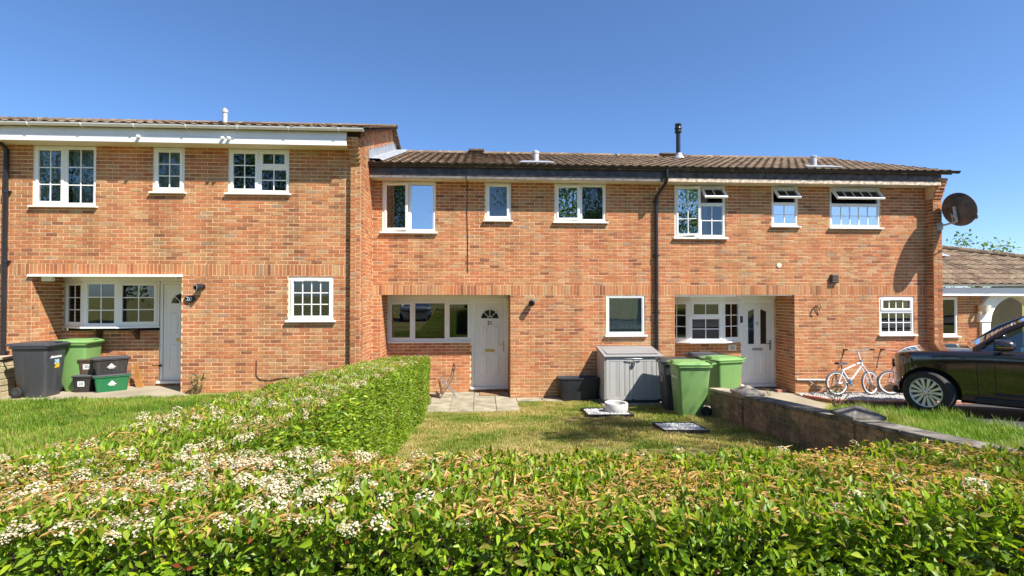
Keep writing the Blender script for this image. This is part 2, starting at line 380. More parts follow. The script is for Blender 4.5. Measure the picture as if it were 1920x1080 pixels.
# ------------------------------------------------------------------ brickwork
class Brickwork:
    """collects the bricks of one wall; the ones that show largest become objects, the rest one joined part"""
    def __init__(s, seed): s.b = []; s.r = random.Random(seed)
    def plane(s, O, U, Nn, u0, u1, z0, z1, zb, holes=(), soldiers=(), clip=None, off=0.):
        r = s.r
        k0 = int(math.floor((z0-zb)/.075+.5)); k1 = int(math.ceil((z1-zb)/.075-.5))
        sol_done = []
        for k in range(k0, k1):
            a = zb+k*.075; c = a+.075
            sol = next((q for q in soldiers if a > q-.01 and c < q+.235), None)
            if sol is not None:
                if sol not in sol_done:
                    sol_done.append(sol); u = u0
                    while u < u1-.03:
                        s.emit(O, U, Nn, u+.006, min(u+.069, u1-.002), sol+.006, sol+.219, holes, clip); u += .075
                continue
            u = u0 - (0 if k % 2 else .1125) - off
            while u < u1-.02:
                p, q = max(u+.006, u0+.002), min(u+.219, u1-.002)
                if q-p > .03: s.emit(O, U, Nn, p, q, a+.0075, c-.0075, holes, clip)
                u += .225
    def emit(s, O, U, Nn, p, q, a, c, holes, clip):
        segs = [(p, q, a, c)]
        for (h0, h1, g0, g1) in holes:
            ns = []
            for (x0, x1, y0, y1) in segs:
                if x1 <= h0 or x0 >= h1 or y1 <= g0 or y0 >= g1: ns.append((x0, x1, y0, y1)); continue
                if x0 < h0-.025: ns.append((x0, h0-.003, y0, y1))
                if x1 > h1+.025: ns.append((h1+.003, x1, y0, y1))
                m0, m1 = max(x0, h0), min(x1, h1)
                if y0 < g0-.015: ns.append((m0, m1, y0, g0-.003))
                if y1 > g1+.015: ns.append((m0, m1, g1+.003, y1))
            segs = ns
        for (x0, x1, y0, y1) in segs:
            if clip:
                lo, hi = clip((y0+y1)/2); x0 = max(x0, lo); x1 = min(x1, hi)
                if x1-x0 < .02: continue
            if x1-x0 < .01: continue
            s.b.append((Vector(O), Vector(U), Vector(Nn), x0, x1, y0, y1, s.r.random(), s.r.uniform(-.0018, .0018)))
    def build(s, wall, mo, mm, single=300, proud=.005, name='brick', stuff='brickwork', face=Vector((0, -1, 0)), full=(.213, .060)):
        cand = []
        for i, t in enumerate(s.b):
            O, U, Nn, x0, x1, y0, y1, rr, j = t
            if Nn.dot(face) < .99 or abs((x1-x0)-full[0]) > .004 or abs((y1-y0)-full[1]) > .004: continue
            c = O+U*((x0+x1)/2); c.z += (y0+y1)/2
            d = c-CAM; cand.append((-(abs(d.dot(Nn))/d.length**3), i))
        cand.sort(); chosen = set(i for _, i in cand[:single])
        base = WL.get(wall.name, Vector((0, 0, 0)))
        me = None; V = []; RR = []
        for i, t in enumerate(s.b):
            O, U, Nn, x0, x1, y0, y1, rr, j = t
            if i in chosen:
                if me is None:
                    w, h = full[0]/2, full[1]/2; mb = MB(); mb.box(-w, w, -proud, .02, -h, h)
                    if face.x: mb.v = [(-y*1.0 if face.x > 0 else y, x, z) for x, y, z in mb.v]
                    me = bpy.data.meshes.new(name); me.from_pydata(mb.v, [], mb.f); me.materials.append(M[mo])
                    bm = bmesh.new(); bm.from_mesh(me); bmesh.ops.recalc_face_normals(bm, faces=bm.faces); bm.to_mesh(me); bm.free()
                c = O+U*((x0+x1)/2)+Nn*j; c.z += (y0+y1)/2
                o = bpy.data.objects.new(name, me); o.location = c; o.color = (rr, rr, rr, 1)
                finish(o, wall)
            else:
                pr = proud+j
                for z in (y0, y1):
                    for (u, w) in ((x0, pr), (x1, pr), (x1, -.02), (x0, -.02)):
                        q = O+U*u+Nn*w; V.append((q.x, q.y, q.z+z))
                RR += [rr]*8
        if V:
            n = len(V)//8; F = (BOXF[None]+np.arange(n)[:, None, None]*8).reshape(-1, 4)
            attr_mesh(stuff, V, F, mm, wall, rnd=RR, kind='stuff')
def wall_grid(b, O, U, Nn, u0, u1, z0, z1, holes, t=.10):
    O, U, Nn = Vector(O), Vector(U), Vector(Nn)
    us = sorted({u0, u1} | {max(u0, min(u1, h[k])) for h in holes for k in (0, 1)})
    zs = sorted({z0, z1} | {max(z0, min(z1, h[k])) for h in holes for k in (2, 3)})
    P = lambda u, z, w: tuple(O+U*u+Nn*w+Vector((0, 0, z)))
    solid = {}
    for i in range(len(us)-1):
        for j in range(len(zs)-1):
            cu, cz = (us[i]+us[i+1])/2, (zs[j]+zs[j+1])/2
            solid[i, j] = not any(h[0] < cu < h[1] and h[2] < cz < h[3] for h in holes)
    for (i, j), ok in solid.items():
        if not ok: continue
        a, c, e, f = us[i], us[i+1], zs[j], zs[j+1]
        b.quad(P(a, e, 0), P(c, e, 0), P(c, f, 0), P(a, f, 0)); b.quad(P(a, e, -t), P(a, f, -t), P(c, f, -t), P(c, e, -t))
        for di, dj, q in ((-1, 0, (a, e, a, f)), (1, 0, (c, e, c, f)), (0, -1, (a, e, c, e)), (0, 1, (a, f, c, f))):
            if not solid.get((i+di, j+dj), False):
                b.quad(P(q[0], q[1], 0), P(q[2], q[3], 0), P(q[2], q[3], -t), P(q[0], q[1], -t))
# ------------------------------------------------------------------ windows and doors
def frameT(O, U, Nn):
    O, U, Nn = Vector(O), Vector(U), Vector(Nn)
    return lambda u, w, z: tuple(O+U*u+Nn*w+Vector((0, 0, z)))       # local (u, outward, z)
def light(win, T, u0, u1, z0, z1, kind='f', nx=1, ny=1, hinge=None, ang=0, glass='glass', mat='upvc', w=0., vent=False, lever=True):
    """one light of a window: optional opening sash, pane and glazing bars"""
    def T2(u, q, z):
        if ang and hinge in 'lr':
            h = u0 if hinge == 'l' else u1; s = 1 if hinge == 'l' else -1
            d = (u-h)*s; q0 = q-w; ca, sa = math.cos(ang), math.sin(ang)
            return T(h+s*(d*ca-q0*sa), w+d*sa+q0*ca, z)
        if ang and hinge == 't':
            d = z1-z; q0 = q-w; ca, sa = math.cos(ang), math.sin(ang)
            return T(u, w+d*sa+q0*ca, z1-(d*ca-q0*sa))
        return T(u, q, z)
    sw = .05 if kind == 'c' else .018
    b = MB(); b.T = T2; pr = .016 if kind == 'c' else -.012; bk = -.03
    a, c, e, f = u0, u1, z0, z1
    if kind == 'c': a, c, e, f = u0-.008, u1+.008, z0-.008, z1+.008
    b.box(a, a+sw, w+bk, w+pr, e, f); b.box(c-sw, c, w+bk, w+pr, e, f); b.box(a+sw, c-sw, w+bk, w+pr, e, e+sw); b.box(a+sw, c-sw, w+bk, w+pr, f-sw, f)
    if vent: b.box((a+c)/2-.14, (a+c)/2+.14, w+pr, w+pr+.012, f-.035, f-.018)
    b.build('sash' if kind == 'c' else 'bead', mat, win, bevel=.004, fix=True)
    a, c, e, f = a+sw, c-sw, e+sw, f-sw
    g = MB(); g.T = T2; g.box(a-.004, c+.004, w-.022, w-.018, e-.004, f+.004); g.build('pane', glass, win)
    if nx*ny > 1:
        k = MB(); k.T = T2; bw = .010
        for i in range(1, nx):
            x = a+(c-a)*i/nx; k.box(x-bw, x+bw, w-.017, w-.010, e, f)
        for j in range(1, ny):
            z = e+(f-e)*j/ny; k.box(a, c, w-.0165, w-.0105, z-bw, z+bw)
        k.build('glazing_bar', mat, win)
def window(house, x0, x1, z0, z1, Y, lights, mat='upvc', sill=.05, glass='glass', U=(1, 0, 0), Nn=(0, -1, 0), O=None, w=-.012, name='window', sill_ext=.045):
    T = frameT(O or (0, Y, 0), U, Nn); fw = .05
    b = MB(); b.T = T
    b.box(x0, x0+fw, w-.06, w, z0, z1); b.box(x1-fw, x1, w-.06, w, z0, z1)
    b.box(x0+fw, x1-fw, w-.06, w, z0, z0+fw); b.box(x0+fw, x1-fw, w-.06, w, z1-fw, z1)
    zc = {}
    W, H = x1-x0-2*fw, z1-z0-2*fw
    # mullions and transoms where lights meet
    done = set()
    for L in lights:
        a, c, e, f = L[:4]
        if a > .01 and ('m', round(a, 3)) not in done:
            done.add(('m', round(a, 3))); x = x0+fw+W*a; b.box(x-.03, x+.03, w-.06, w-.001, z0+fw, z1-fw)
        if e > .01:
            z = z0+fw+H*e; xa, xb = x0+fw+W*a+(.03 if a > .01 else 0), x0+fw+W*c-(.03 if c < .99 else 0)
            b.box(xa, xb, w-.06, w-.002, z-.03, z+.03)
    win = b.build(name, mat, house, bevel=.004)
    for L in lights:
        a, c, e, f = L[:4]; kw = L[4] if len(L) > 4 else {}
        kw = dict(kw); kw.setdefault('glass', glass)
        ua = x0+fw+W*a+(.03 if a > .01 else 0); ub = x0+fw+W*c-(.03 if c < .99 else 0)
        za = z0+fw+H*e+(.03 if e > .01 else 0); zb = z0+fw+H*f-(.03 if f < .99 else 0)
        light(win, T, ua, ub, za, zb, mat=mat, w=w, **kw)
    if sill:
        s = MB(); s.T = T; s.box(x0-sill_ext, x1+sill_ext, w-.05, sill+.02, z0-.035, z0-.002); s.build('sill', mat, win, bevel=.006)
    return win
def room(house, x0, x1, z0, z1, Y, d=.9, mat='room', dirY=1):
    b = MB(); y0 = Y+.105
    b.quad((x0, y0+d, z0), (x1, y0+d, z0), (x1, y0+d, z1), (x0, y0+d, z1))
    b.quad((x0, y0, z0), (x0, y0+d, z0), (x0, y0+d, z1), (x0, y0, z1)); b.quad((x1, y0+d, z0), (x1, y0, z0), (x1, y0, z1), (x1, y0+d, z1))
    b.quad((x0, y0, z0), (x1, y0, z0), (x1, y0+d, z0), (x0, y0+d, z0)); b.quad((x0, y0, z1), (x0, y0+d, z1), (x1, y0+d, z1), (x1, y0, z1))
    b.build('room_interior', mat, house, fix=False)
def curtain(house, x0, x1, z0, z1, Y, mat='curtain', folds=9, amp=.025, name='curtain'):
    n = folds*6; vs = []
    for i in range(n+1):
        x = x0+(x1-x0)*i/n; y = Y+amp*math.sin(i/6*2*math.pi)
        vs += [(x, y, z0), (x, y, z1)]
    b = MB(); b.add(vs, [(2*i, 2*i+2, 2*i+3, 2*i+1) for i in range(n)]); b.build(name, mat, house, smooth=True, fix=False)
def blinds(house, x0, x1, z0, z1, Y, mat='blind', pitch=.03):
    b = MB(); z = z0
    while z < z1:
        b.add([(x0, Y-.010, z), (x1, Y-.010, z), (x1, Y+.010, z+.014), (x0, Y+.010, z+.014)], [(0, 1, 2, 3)]); z += pitch
    b.build('venetian_blind', mat, house, fix=False)
def panel(b, x0, x1, z0, z1, d=.012):
    """raised and fielded panel in front of a door face at w=0"""
    b.box(x0, x1, 0, d*.5, z0, z0+.012); b.box(x0, x1, 0, d*.5, z1-.012, z1); b.box(x0, x0+.012, 0, d*.5, z0+.012, z1-.012); b.box(x1-.012, x1, 0, d*.5, z0+.012, z1-.012)
    i = .035; vs = [(x0+i, 0, z0+i), (x1-i, 0, z0+i), (x1-i, 0, z1-i), (x0+i, 0, z1-i)]
    j = .055; vs += [(x0+j, d, z0+j), (x1-j, d, z0+j), (x1-j, d, z1-j), (x0+j, d, z1-j)]
    b.add(vs, [(0, 1, 5, 4), (1, 2, 6, 5), (2, 3, 7, 6), (3, 0, 4, 7), (4, 5, 6, 7)])
def door(house, x0, x1, z0, z1, Y, style, mat='upvc', number=None):
    T = frameT((0, Y, 0), (1, 0, 0), (0, -1, 0)); fw = .06
    b = MB(); b.T = T
    b.box(x0, x0+fw, -.08, -.005, z0, z1); b.box(x1-fw, x1, -.08, -.005, z0, z1); b.box(x0+fw, x1-fw, -.08, -.005, z1-fw, z1)
    b.build('door_frame', mat, house, bevel=.005)
    s = MB(); s.T = T; s.box(x0-.03, x1+.01, -.08, .07, z0-.055, z0-.002); s.build('door_sill', mat, house, bevel=.008)
    a, c, e, f = x0+fw, x1-fw, z0, z1-fw
    T3 = frameT((0, Y+.03, 0), (1, 0, 0), (0, -1, 0))
    d = MB(); d.T = T3; d.box(a+.004, c-.004, -.04, 0, e+.003, f-.004)
    for q in (.055,):   # outer moulding of the leaf
        d.box(a+q, c-q, 0, .004, e+q, e+q+.008); d.box(a+q, c-q, 0, .004, f-q-.008, f-q); d.box(a+q, a+q+.008, 0, .004, e+q+.008, f-q-.008); d.box(c-q-.008, c-q, 0, .004, e+q+.008, f-q-.008)
    w = c-a; m = (a+c)/2; H = f-e
    if style == 'fan':
        for (p, q) in ((a+.12, m-.035), (m+.035, c-.12)):
            panel(d, p, q, e+.24, e+.24+.56); panel(d, p, q, e+.95, e+.95+.52)
    else:
        for (p, q) in ((a+.12, m-.035), (m+.035, c-.12)): panel(d, p, q, e+.2, e+.78)
    leaf = d.build('door', mat, house, bevel=.002)
    if style == 'fan':
        cz = e+1.63; r0, r1 = .055, .21
        g = MB(); g.T = T3; n = 16
        pts = [(m+r1*math.cos(math.pi*i/n), .004, cz+r1*math.sin(math.pi*i/n)) for i in range(n+1)]
        g.add(pts, [tuple(range(n+1))]); g.build('fan_light', 'glass', leaf, fix=False)
        g2 = MB(); g2.T = T3; g2.add([(x, .002, z) for x, y, z in pts], [tuple(range(n+1))]); g2.build('fan_backing', 'black', leaf, fix=False)
        k = MB(); k.T = T3
        arc = [(m+(r1+.012)*math.cos(math.pi*i/n), .006, cz+(r1+.012)*math.sin(math.pi*i/n)) for i in range(n+1)]
        k.tube(arc, .015, 6); k.box(m-r1-.02, m+r1+.02, 0, .014, cz-.022, cz+.002)
        for i in (1, 2, 3):
            t = math.pi*i/4; k.tube([(m+.05*math.cos(t), .006, cz+.05*math.sin(t)), (m+r1*math.cos(t), .006, cz+r1*math.sin(t))], .009, 6)
        arc2 = [(m+.05*math.cos(math.pi*i/n), .006, cz+.05*math.sin(math.pi*i/n)) for i in range(n+1)]; k.tube(arc2, .009, 6)
        k.build('fan_moulding', mat, leaf, smooth=True)
        lb, lz, lw = 'brass', e+.86, .11
    else:
        for s_, (p, q) in ((1, (a+.13, a+.30)), (-1, (c-.30, c-.13))):
            z0g, z1g, pk = e+.98, e+1.80, e+1.87
            if s_ > 0: poly = [(p, z0g), (q, z0g), (q, pk), (p, z1g)]
            else: poly = [(p, z0g), (q, z0g), (q, z1g), (p, pk)]
            g = MB(); g.T = T3; g.add([(x, .004, z) for x, z in poly], [(0, 1, 2, 3)]); g.build('door_pane', 'glass', leaf, fix=False)
            g = MB(); g.T = T3; g.add([(x, .002, z) for x, z in poly], [(0, 1, 2, 3)]); g.build('pane_backing', 'black', leaf, fix=False)
            k = MB(); k.T = T3
            for i in range(4): k.tube([(poly[i][0], .004, poly[i][1]), (poly[(i+1) % 4][0], .004, poly[(i+1) % 4][1])], .011, 6)
            k.build('pane_moulding', mat, leaf, smooth=True)
        k = MB(); k.T = T3; k.lathe([(0, .03), (.02, .028), (.03, .0)], 12, (m, 0, e+1.5), (0, 1, 0)); k.tube([(m-.03, .02, e+1.47), (m, .03, e+1.43), (m+.03, .02, e+1.47)], .006, 6)
        k.build('door_knocker', 'steel', leaf)
        lb, lz, lw = 'steel', e+.86, .13
    k = MB(); k.T = T3; k.box(m-lw, m+lw, 0, .010, lz-.032, lz+.032); k.box(m-lw+.02, m+lw-.02, .010, .016, lz-.018, lz+.018)
    k.build('letterbox', lb, leaf, bevel=.003)
    k = MB(); k.T = T3; hx = c-.045; k.box(hx-.014, hx+.014, 0, .010, e+.84, e+1.08); k.tube([(hx, .01, e+1.0), (hx, .045, e+1.0), (hx-.11, .045, e+1.0)], .008, 6)
    k.build('door_handle', lb if style == 'fan' else 'black', leaf)
    if number:
        text_mesh(number, .12, lambda x, y, z: T3(m+x, .004+z, e+1.52+y), 'door_number', 'black', leaf, local=False, depth=.003, bold=.003)
    return leaf
# ------------------------------------------------------------------ roofs
def tile_mesh(name, mat, cover=.2, ln=.38):
    prof = [(0, .003), (.025, .014), (.055, .027), (.085, .030), (.115, .023), (.14, .009), (.165, .003), (cover+.006, .002)]
    prof = [(u*cover/.2, h) for u, h in prof]; n = len(prof)
    vs = [(u, 0, h+.022) for u, h in prof] + [(u, ln, h) for u, h in prof] + [(u, .004, h+.004) for u, h in prof]
    fs = [(i, i+1, n+i+1, n+i) for i in range(n-1)] + [(i+1, i, 2*n+i, 2*n+i+1) for i in range(n-1)]
    me = bpy.data.meshes.new(name); me.from_pydata(vs, [], fs); me.materials.append(M[mat])
    return me, np.array(vs, dtype=float), np.array(fs)
def roof(house, X0, X1, eY, eZ, rY, rZ, mo='tile_o', mm='tile_m', cover=.2, expo=.34, seed=1, single=300, keep=None, backdrop=True, name='roof', back=True):
    ang = math.atan2(rZ-eZ, rY-eY); L = math.hypot(rZ-eZ, rY-eY)
    b = MB(); t = .05
    poly = [(eY+.02, eZ-.01), (rY, rZ-.01)]
    if back: poly += [(2*rY-eY, eZ-.01), (2*rY-eY, eZ-.01-t), (rY, rZ-.01-t), (eY+.02, eZ-.01-t)]
    else: poly += [(rY, rZ-.01-t), (eY+.02, eZ-.01-t)]
    if keep is None:
        b.prism(poly, lambda y, z, x: (x, y, z), X0, X1)
    else:
        b.add(keep['deck'], [tuple(range(len(keep['deck'])))])
    rf = b.build(name, mm, house)
    me, tv, tf = tile_mesh('roof_tile', mo, cover); r = random.Random(seed)
    S = Vector((0, math.cos(ang), math.sin(ang))); Nn = Vector((0, -math.sin(ang), math.cos(ang)))
    items = []
    nr = int(math.ceil(L/expo)); nc = int(round((X1-X0)/cover))
    for j in range(nr):
        for i in range(nc):
            s = j*expo-.035
            if s+.30 > L+.05 and keep is None and j == nr-1: s = L-.36
            x = X0+i*cover
            if keep is not None and not keep['fn'](x+cover/2, s+expo/2): continue
            p = Vector((x, eY, eZ))+S*s+Nn*r.uniform(0, .004)
            items.append((p, r.random(), r.uniform(-.012, .012), j))
    order = sorted(range(len(items)), key=lambda k: (items[k][0]-CAM).length)
    ch = set(order[:single]); V = []; RR = []; F = []
    rot = Matrix.Rotation(ang, 3, 'X'); A = np.array(rot)
    for k, (p, q, yaw, j) in enumerate(items):
        if k in ch:
            o = bpy.data.objects.new('roof_tile', me); o.location = p; o.rotation_euler = (ang, 0, yaw); o.color = (q, q, q, 1); finish(o, rf)
        else:
            base = len(V)*len(tv); V.append(tv@A.T+np.array(p)); F.append(tf+base); RR.append(np.full(len(tv), q))
    if V: attr_mesh('roof_tiling', np.concatenate(V), np.concatenate(F), mm, rf, rnd=np.concatenate(RR), kind='stuff')
    if keep is None:
        x = X0
        while x < X1-.1:
            e = min(x+.44, X1); n = 8; vs = []
            for xx, k in ((x, .0), (e+.02, .006)):
                vs += [(xx, rY+(.11+k)*math.cos(math.pi*i/n), rZ-.01+(.085+k)*math.sin(math.pi*i/n)) for i in range(n+1)]
            bb = MB(); bb.add(vs, [(i, i+1, n+2+i, n+1+i) for i in range(n)]); o = bb.build('ridge_tile', mo, rf, smooth=True, fix=False); q = r.random(); o.color = (q, q, q, 1)
            x += .45
    return rf
def gutter(house, X0, X1, Y, Z, mat, r=.056, brackets=True):
    b = MB(); n = 8
    prof = [(Y+r*math.cos(math.pi+math.pi*i/n), Z+r*math.sin(math.pi+math.pi*i/n)) for i in range(n+1)]
    prof += [(Y+(r-.006)*math.cos(2*math.pi-math.pi*i/n), Z+(r-.006)*math.sin(2*math.pi-math.pi*i/n)) for i in range(n+1)]
    b.prism(prof, lambda y, z, x: (x, y, z), X0, X1)
    for x in (X0, X1):
        b.prism([(Y+(r+.004)*math.cos(math.pi+math.pi*i/n), Z+(r+.004)*math.sin(math.pi+math.pi*i/n)) for i in range(n+1)], lambda y, z, xx: (xx, y, z), x-.012, x+.012)
    g = b.build('gutter', mat, house, smooth=True)
    if brackets:
        x = X0+.5
        while x < X1-.2:
            k = MB(); k.tube([(x, Y+(r+.006)*math.cos(math.pi+math.pi*i/n), Z+(r+.006)*math.sin(math.pi+math.pi*i/n)) for i in range(n+1)], .009, 5)
            k.build('gutter_bracket', mat, g); x += .95
    return g
def pipe(house, pts, mat='black_pvc', r=.036, clips=(), name='downpipe'):
    b = MB(); b.tube(pts, r, 12); p = b.build(name, mat, house, smooth=True)
    for z in clips:
        k = MB(); x, y = pts[-1][0], pts[-1][1]; k.lathe([(r, -.025), (r+.010, -.025), (r+.010, .025), (r, .025)], 12, (x, y, z)); k.box(x-r-.03, x+r+.03, y+.0, y+r+.012, z-.018, z+.018)
        k.build('pipe_clip', mat, p)
    return p
# ------------------------------------------------------------------ the terrace
ZB = -.025                      # course grid: soldier course sits at 2.30
SOFFIT, LINTEL = 4.83, 2.30
def terrace_house(name, label, xL, xR, Y0, dz, ups, low, opn, fas, loc, seed, left_pad=0., extra=None):
    h = thing(name, loc, label, 'house')
    zb = ZB+dz; bw = Brickwork(seed); wb = MB()
    holes = [(a, c, s+dz, SOFFIT+dz+.05) for a, c, s in ups] + [(low[0], low[1], low[2]+dz, low[3]+dz)]
    oh = (opn[0], opn[1], dz-.3, LINTEL+dz)
    U, Nn = (1, 0, 0), (0, -1, 0); D = .77
    wall_grid(wb, (0, Y0, 0), U, Nn, xL, xR, dz-.25, 5.02+dz, holes+[oh])
    bw.plane((0, Y0, 0), U, Nn, xL, xR, dz-.1, 5.0+dz, zb, holes+[oh], (LINTEL+dz,), off=(seed*.037) % .1)
    # porch recess: two returns and the back wall
    wall_grid(wb, (opn[0], Y0, 0), (0, 1, 0), (1, 0, 0), .102, D, dz-.25, LINTEL+dz, [], .06)
    bw.plane((opn[0], Y0, 0), (0, 1, 0), (1, 0, 0), .0, D, dz-.1, LINTEL+dz, zb, (), (), off=.05)
    wall_grid(wb, (opn[1], Y0, 0), (0, 1, 0), (-1, 0, 0), .102, D, dz-.25, LINTEL+dz, [], .06)
    bw.plane((opn[1], Y0, 0), (0, 1, 0), (-1, 0, 0), .0, D, dz-.1, LINTEL+dz, zb, (), (), off=.02)
    dsplit = opn[1]-.885
    bh = [(opn[0]+.01, dsplit, 1.16+dz, LINTEL+dz+.1), (dsplit-.001, opn[1]-.005, .10+dz, LINTEL+dz+.1)]
    wall_grid(wb, (0, Y0+D, 0), U, Nn, opn[0], opn[1], dz-.25, LINTEL+dz+.05, bh, .08)
    bw.plane((0, Y0+D, 0), U, Nn, opn[0], opn[1], dz-.1, LINTEL+dz, zb, bh, (), off=.07)
    wall = wb.build('wall', 'mortar', h, fix=True)
    if extra: extra(h, wall, bw)
    bw.build(wall, 'brick_o', 'brick_m')
    # ceiling of the recess and eaves
    b = MB(); b.box(opn[0]+.002, opn[1]-.002, Y0+.10, Y0+D-.002, LINTEL+dz+.003, LINTEL+dz+.05); b.build('porch_ceiling', 'soffit' if fas != 'white' else 'upvc', h)
    return h, wall, dsplit
def eaves(h, X0, X1, Y0, dz, style):
    sm = 'soffit' if style != 'white' else 'upvc'
    b = MB(); b.box(X0, X1, Y0-.335, Y0-.001, SOFFIT+dz+.003, SOFFIT+dz+.022); b.build('soffit', 'soffit', h)
    if style == 'white':
        b = MB(); b.box(X0, X1, Y0-.362, Y0-.337, SOFFIT+dz-.005, 4.955+dz); b.build('fascia_board', 'white_gutter', h, bevel=.004)
        b = MB(); b.box(X0, X1, Y0-.350, Y0-.337, 4.958+dz, 5.10+dz); b.build('fascia_board', 'white_gutter', h, bevel=.004)
    elif style == 'black':
        b = MB(); b.box(X0, X1, Y0-.360, Y0-.337, 4.895+dz, 5.11+dz); b.build('fascia_board', 'fascia_black', h, bevel=.004)
        b = MB(); b.box(X0, X1, Y0-.352, Y0-.337, SOFFIT+dz-.002, 4.892+dz); b.build('fascia_strip', 'fascia_grey', h, bevel=.004)
    else:
        b = MB(); b.box(X0, X1, Y0-.360, Y0-.337, 4.92+dz, 5.11+dz); b.build('fascia_board', 'fascia_brown', h, bevel=.004)
        b = MB(); b.box(X0, X1, Y0-.352, Y0-.337, SOFFIT+dz-.002, 4.917+dz); b.build('fascia_strip', 'peel', h, bevel=.004)
def corbel_pier(h, wall, bw, x0, x1, Y0, depth, dz, side=None):
    """brick pier with courses stepping out under the eaves"""
    zb = ZB+dz; b = MB(); b.box(x0+.004, x1-.004, Y0-depth+.004, Y0-.001, dz-.25, 5.0+dz)
    top = zb+round((4.56-ZB)/.075)*.075
    bw.plane((0, Y0-depth, 0), (1, 0, 0), (0, -1, 0), x0, x1, dz-.1, top, zb, (), (), off=.0)
    bw.plane((x0, Y0-depth, 0), (0, 1, 0), (-1, 0, 0), 0, depth, dz-.1, top, zb, (), (), off=.0)
    n = 6; step = (.36-depth)/n if depth < .3 else .03
    for k in range(n):
        z = top+k*.075; y = Y0-depth-step*(k+1); xe = x0-.02 if k > 2 else x0
        b.box(xe+.004, x1-.004, y+.006, Y0-depth, z, z+.075)
        bw.plane((0, y, 0), (1, 0, 0), (0, -1, 0), xe, x1, z, z+.075, z)
        bw.plane((x1, y, 0), (0, 1, 0), (1, 0, 0), 0, step*(k+1), z, z+.075, z)
    b.build('corbelled_pier', 'mortar', h)
W2 = lambda **k: [(0, .5, 0, 1, dict(kind='c', **k)), (.5, 1, 0, 1, dict(k))]

# ---- house on the left
def left_extra(h, wall, bw):
    dz = .39
    # gable return wall facing the middle house, climbing under the verge
    x = -2.405; U, Nn = (0, 1, 0), (1, 0, 0); slope = 1.31/3.85
    def clip(z):
        zz = z-dz-5.10
        lo = -.02 if zz < 0 else zz/slope-.37
        return (max(lo, .0), 7.4-max(0, zz/slope))
    bw.plane((x, -1.1, 0), U, Nn, 0, 7.2, dz-.1, 6.5+dz, ZB+dz, (), (), clip)
    b = MB()
    prof = [(-1.1, -.3), (-1.1, 5.05+dz), (-.95, 5.13+dz), (2.4, 6.37+dz), (5.9, 5.1+dz), (5.9, -.3)]
    b.prism(prof, lambda y, z, xx: (xx, y, z), x-.10, x); b.build('gable_wall', 'mortar', h)
    corbel_pier(h, wall, bw, -2.605, -2.405, -1.0, .1, dz)
left, lw, lds = terrace_house('terraced_house', 'brick terraced house with white fascia and white bow window over the bins', -9.13, -2.405, -1.0, .39,
    [(-8.71, -7.54, 3.65), (-6.465, -5.865, 3.945), (-5.025, -3.842, 3.94)], (-3.838, -2.948, 1.40, 2.275), (-8.71, -5.90), 'white', (-5.8, -1, .39), 3, extra=left_extra)
DZ = .39
eaves(left, -9.05, -2.62, -1.0, DZ, 'white')
gutter(left, -8.95, -2.29, -1.42, 5.145+DZ, 'white_gutter')
roof(left, -13.0, -2.28, -1.44, 5.14+DZ, 2.42, 6.43+DZ, seed=5)
gw = {'glass': 'glass'}
window(left, -8.71, -7.54, 3.65+DZ, SOFFIT+DZ, -1, [(0, .5, 0, 1, dict(kind='c', nx=2, ny=3)), (.5, 1, 0, 1, dict(nx=2, ny=3))])
window(left, -6.465, -5.865, 3.945+DZ, SOFFIT+DZ, -1, [(0, 1, 0, 1, dict(kind='c', nx=2, ny=3))])
window(left, -5.025, -3.842, 3.94+DZ, SOFFIT+DZ, -1, [(0, .5, 0, 1, dict(kind='c', nx=2, ny=3)), (.5, 1, 0, .6, dict(nx=2, ny=2)), (.5, 1, .6, 1, dict(kind='c', nx=2))])
window(left, -3.838, -2.948, 1.40+DZ, 2.275+DZ, -1, [(0, 1, 0, 1, dict(kind='c', nx=4, ny=3, vent=True))])
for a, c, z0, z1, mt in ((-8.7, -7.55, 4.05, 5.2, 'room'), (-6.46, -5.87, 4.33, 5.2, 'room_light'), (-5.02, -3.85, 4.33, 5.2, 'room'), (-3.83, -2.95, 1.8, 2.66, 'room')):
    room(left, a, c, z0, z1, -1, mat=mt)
curtain(left, -8.66, -8.22, 4.1, 5.15, -.88, 'net'); curtain(left, -8.06, -7.59, 4.1, 5.15, -.88, 'net')
curtain(left, -6.42, -5.91, 4.38, 5.16, -.88, 'room_light', 8, .01, 'roller_blind')
blinds(left, -3.78, -3.0, 1.85, 2.35, -.86)
def bow_window(h, x0, x1, z0, z1, Y, ply, lights, mat='upvc', bulge=.22):
    """three faceted lights bowing out of the recess wall"""
    w = x1-x0; p = [(x0, Y), (x0+w*.29, Y-bulge), (x1-w*.37 if ply == 'l' else x1-w*.30, Y-bulge), (x1, Y)]
    for k in range(3):
        (ax, ay), (cx, cy) = p[k], p[k+1]; d = Vector((cx-ax, cy-ay, 0)); L = d.length; d.normalize()
        window(h, .0, L, z0, z1, 0, lights[k], mat, sill=0, U=d, Nn=(d.y, -d.x, 0), O=(ax, ay, 0), w=0)
    b = MB(); q = [(x0-.03, Y), (p[1][0]-.02, p[1][1]-.07), (p[2][0]+.02, p[2][1]-.07), (x1+.02, Y)]
    b.prism(q, lambda x, y, z: (x, y, z), z0-.04, z0-.002); b.build('window_board', mat, h, bevel=.006)
    b = MB(); b.prism(q, lambda x, y, z: (x, y, z), z1+.002, z1+.10); b.build('window_head', mat, h, bevel=.004)
cas = dict(kind='c', nx=2, ny=3)
bow_window(left, -8.69, lds, 1.26+DZ, 2.20+DZ, -.23, 'l', [[(0, 1, 0, 1, cas)], [(0, 1, 0, 1, dict(nx=2, ny=3))], [(0, 1, 0, 1, cas)]])
room(left, -8.68, lds-.02, 1.5, 2.66, -.25)
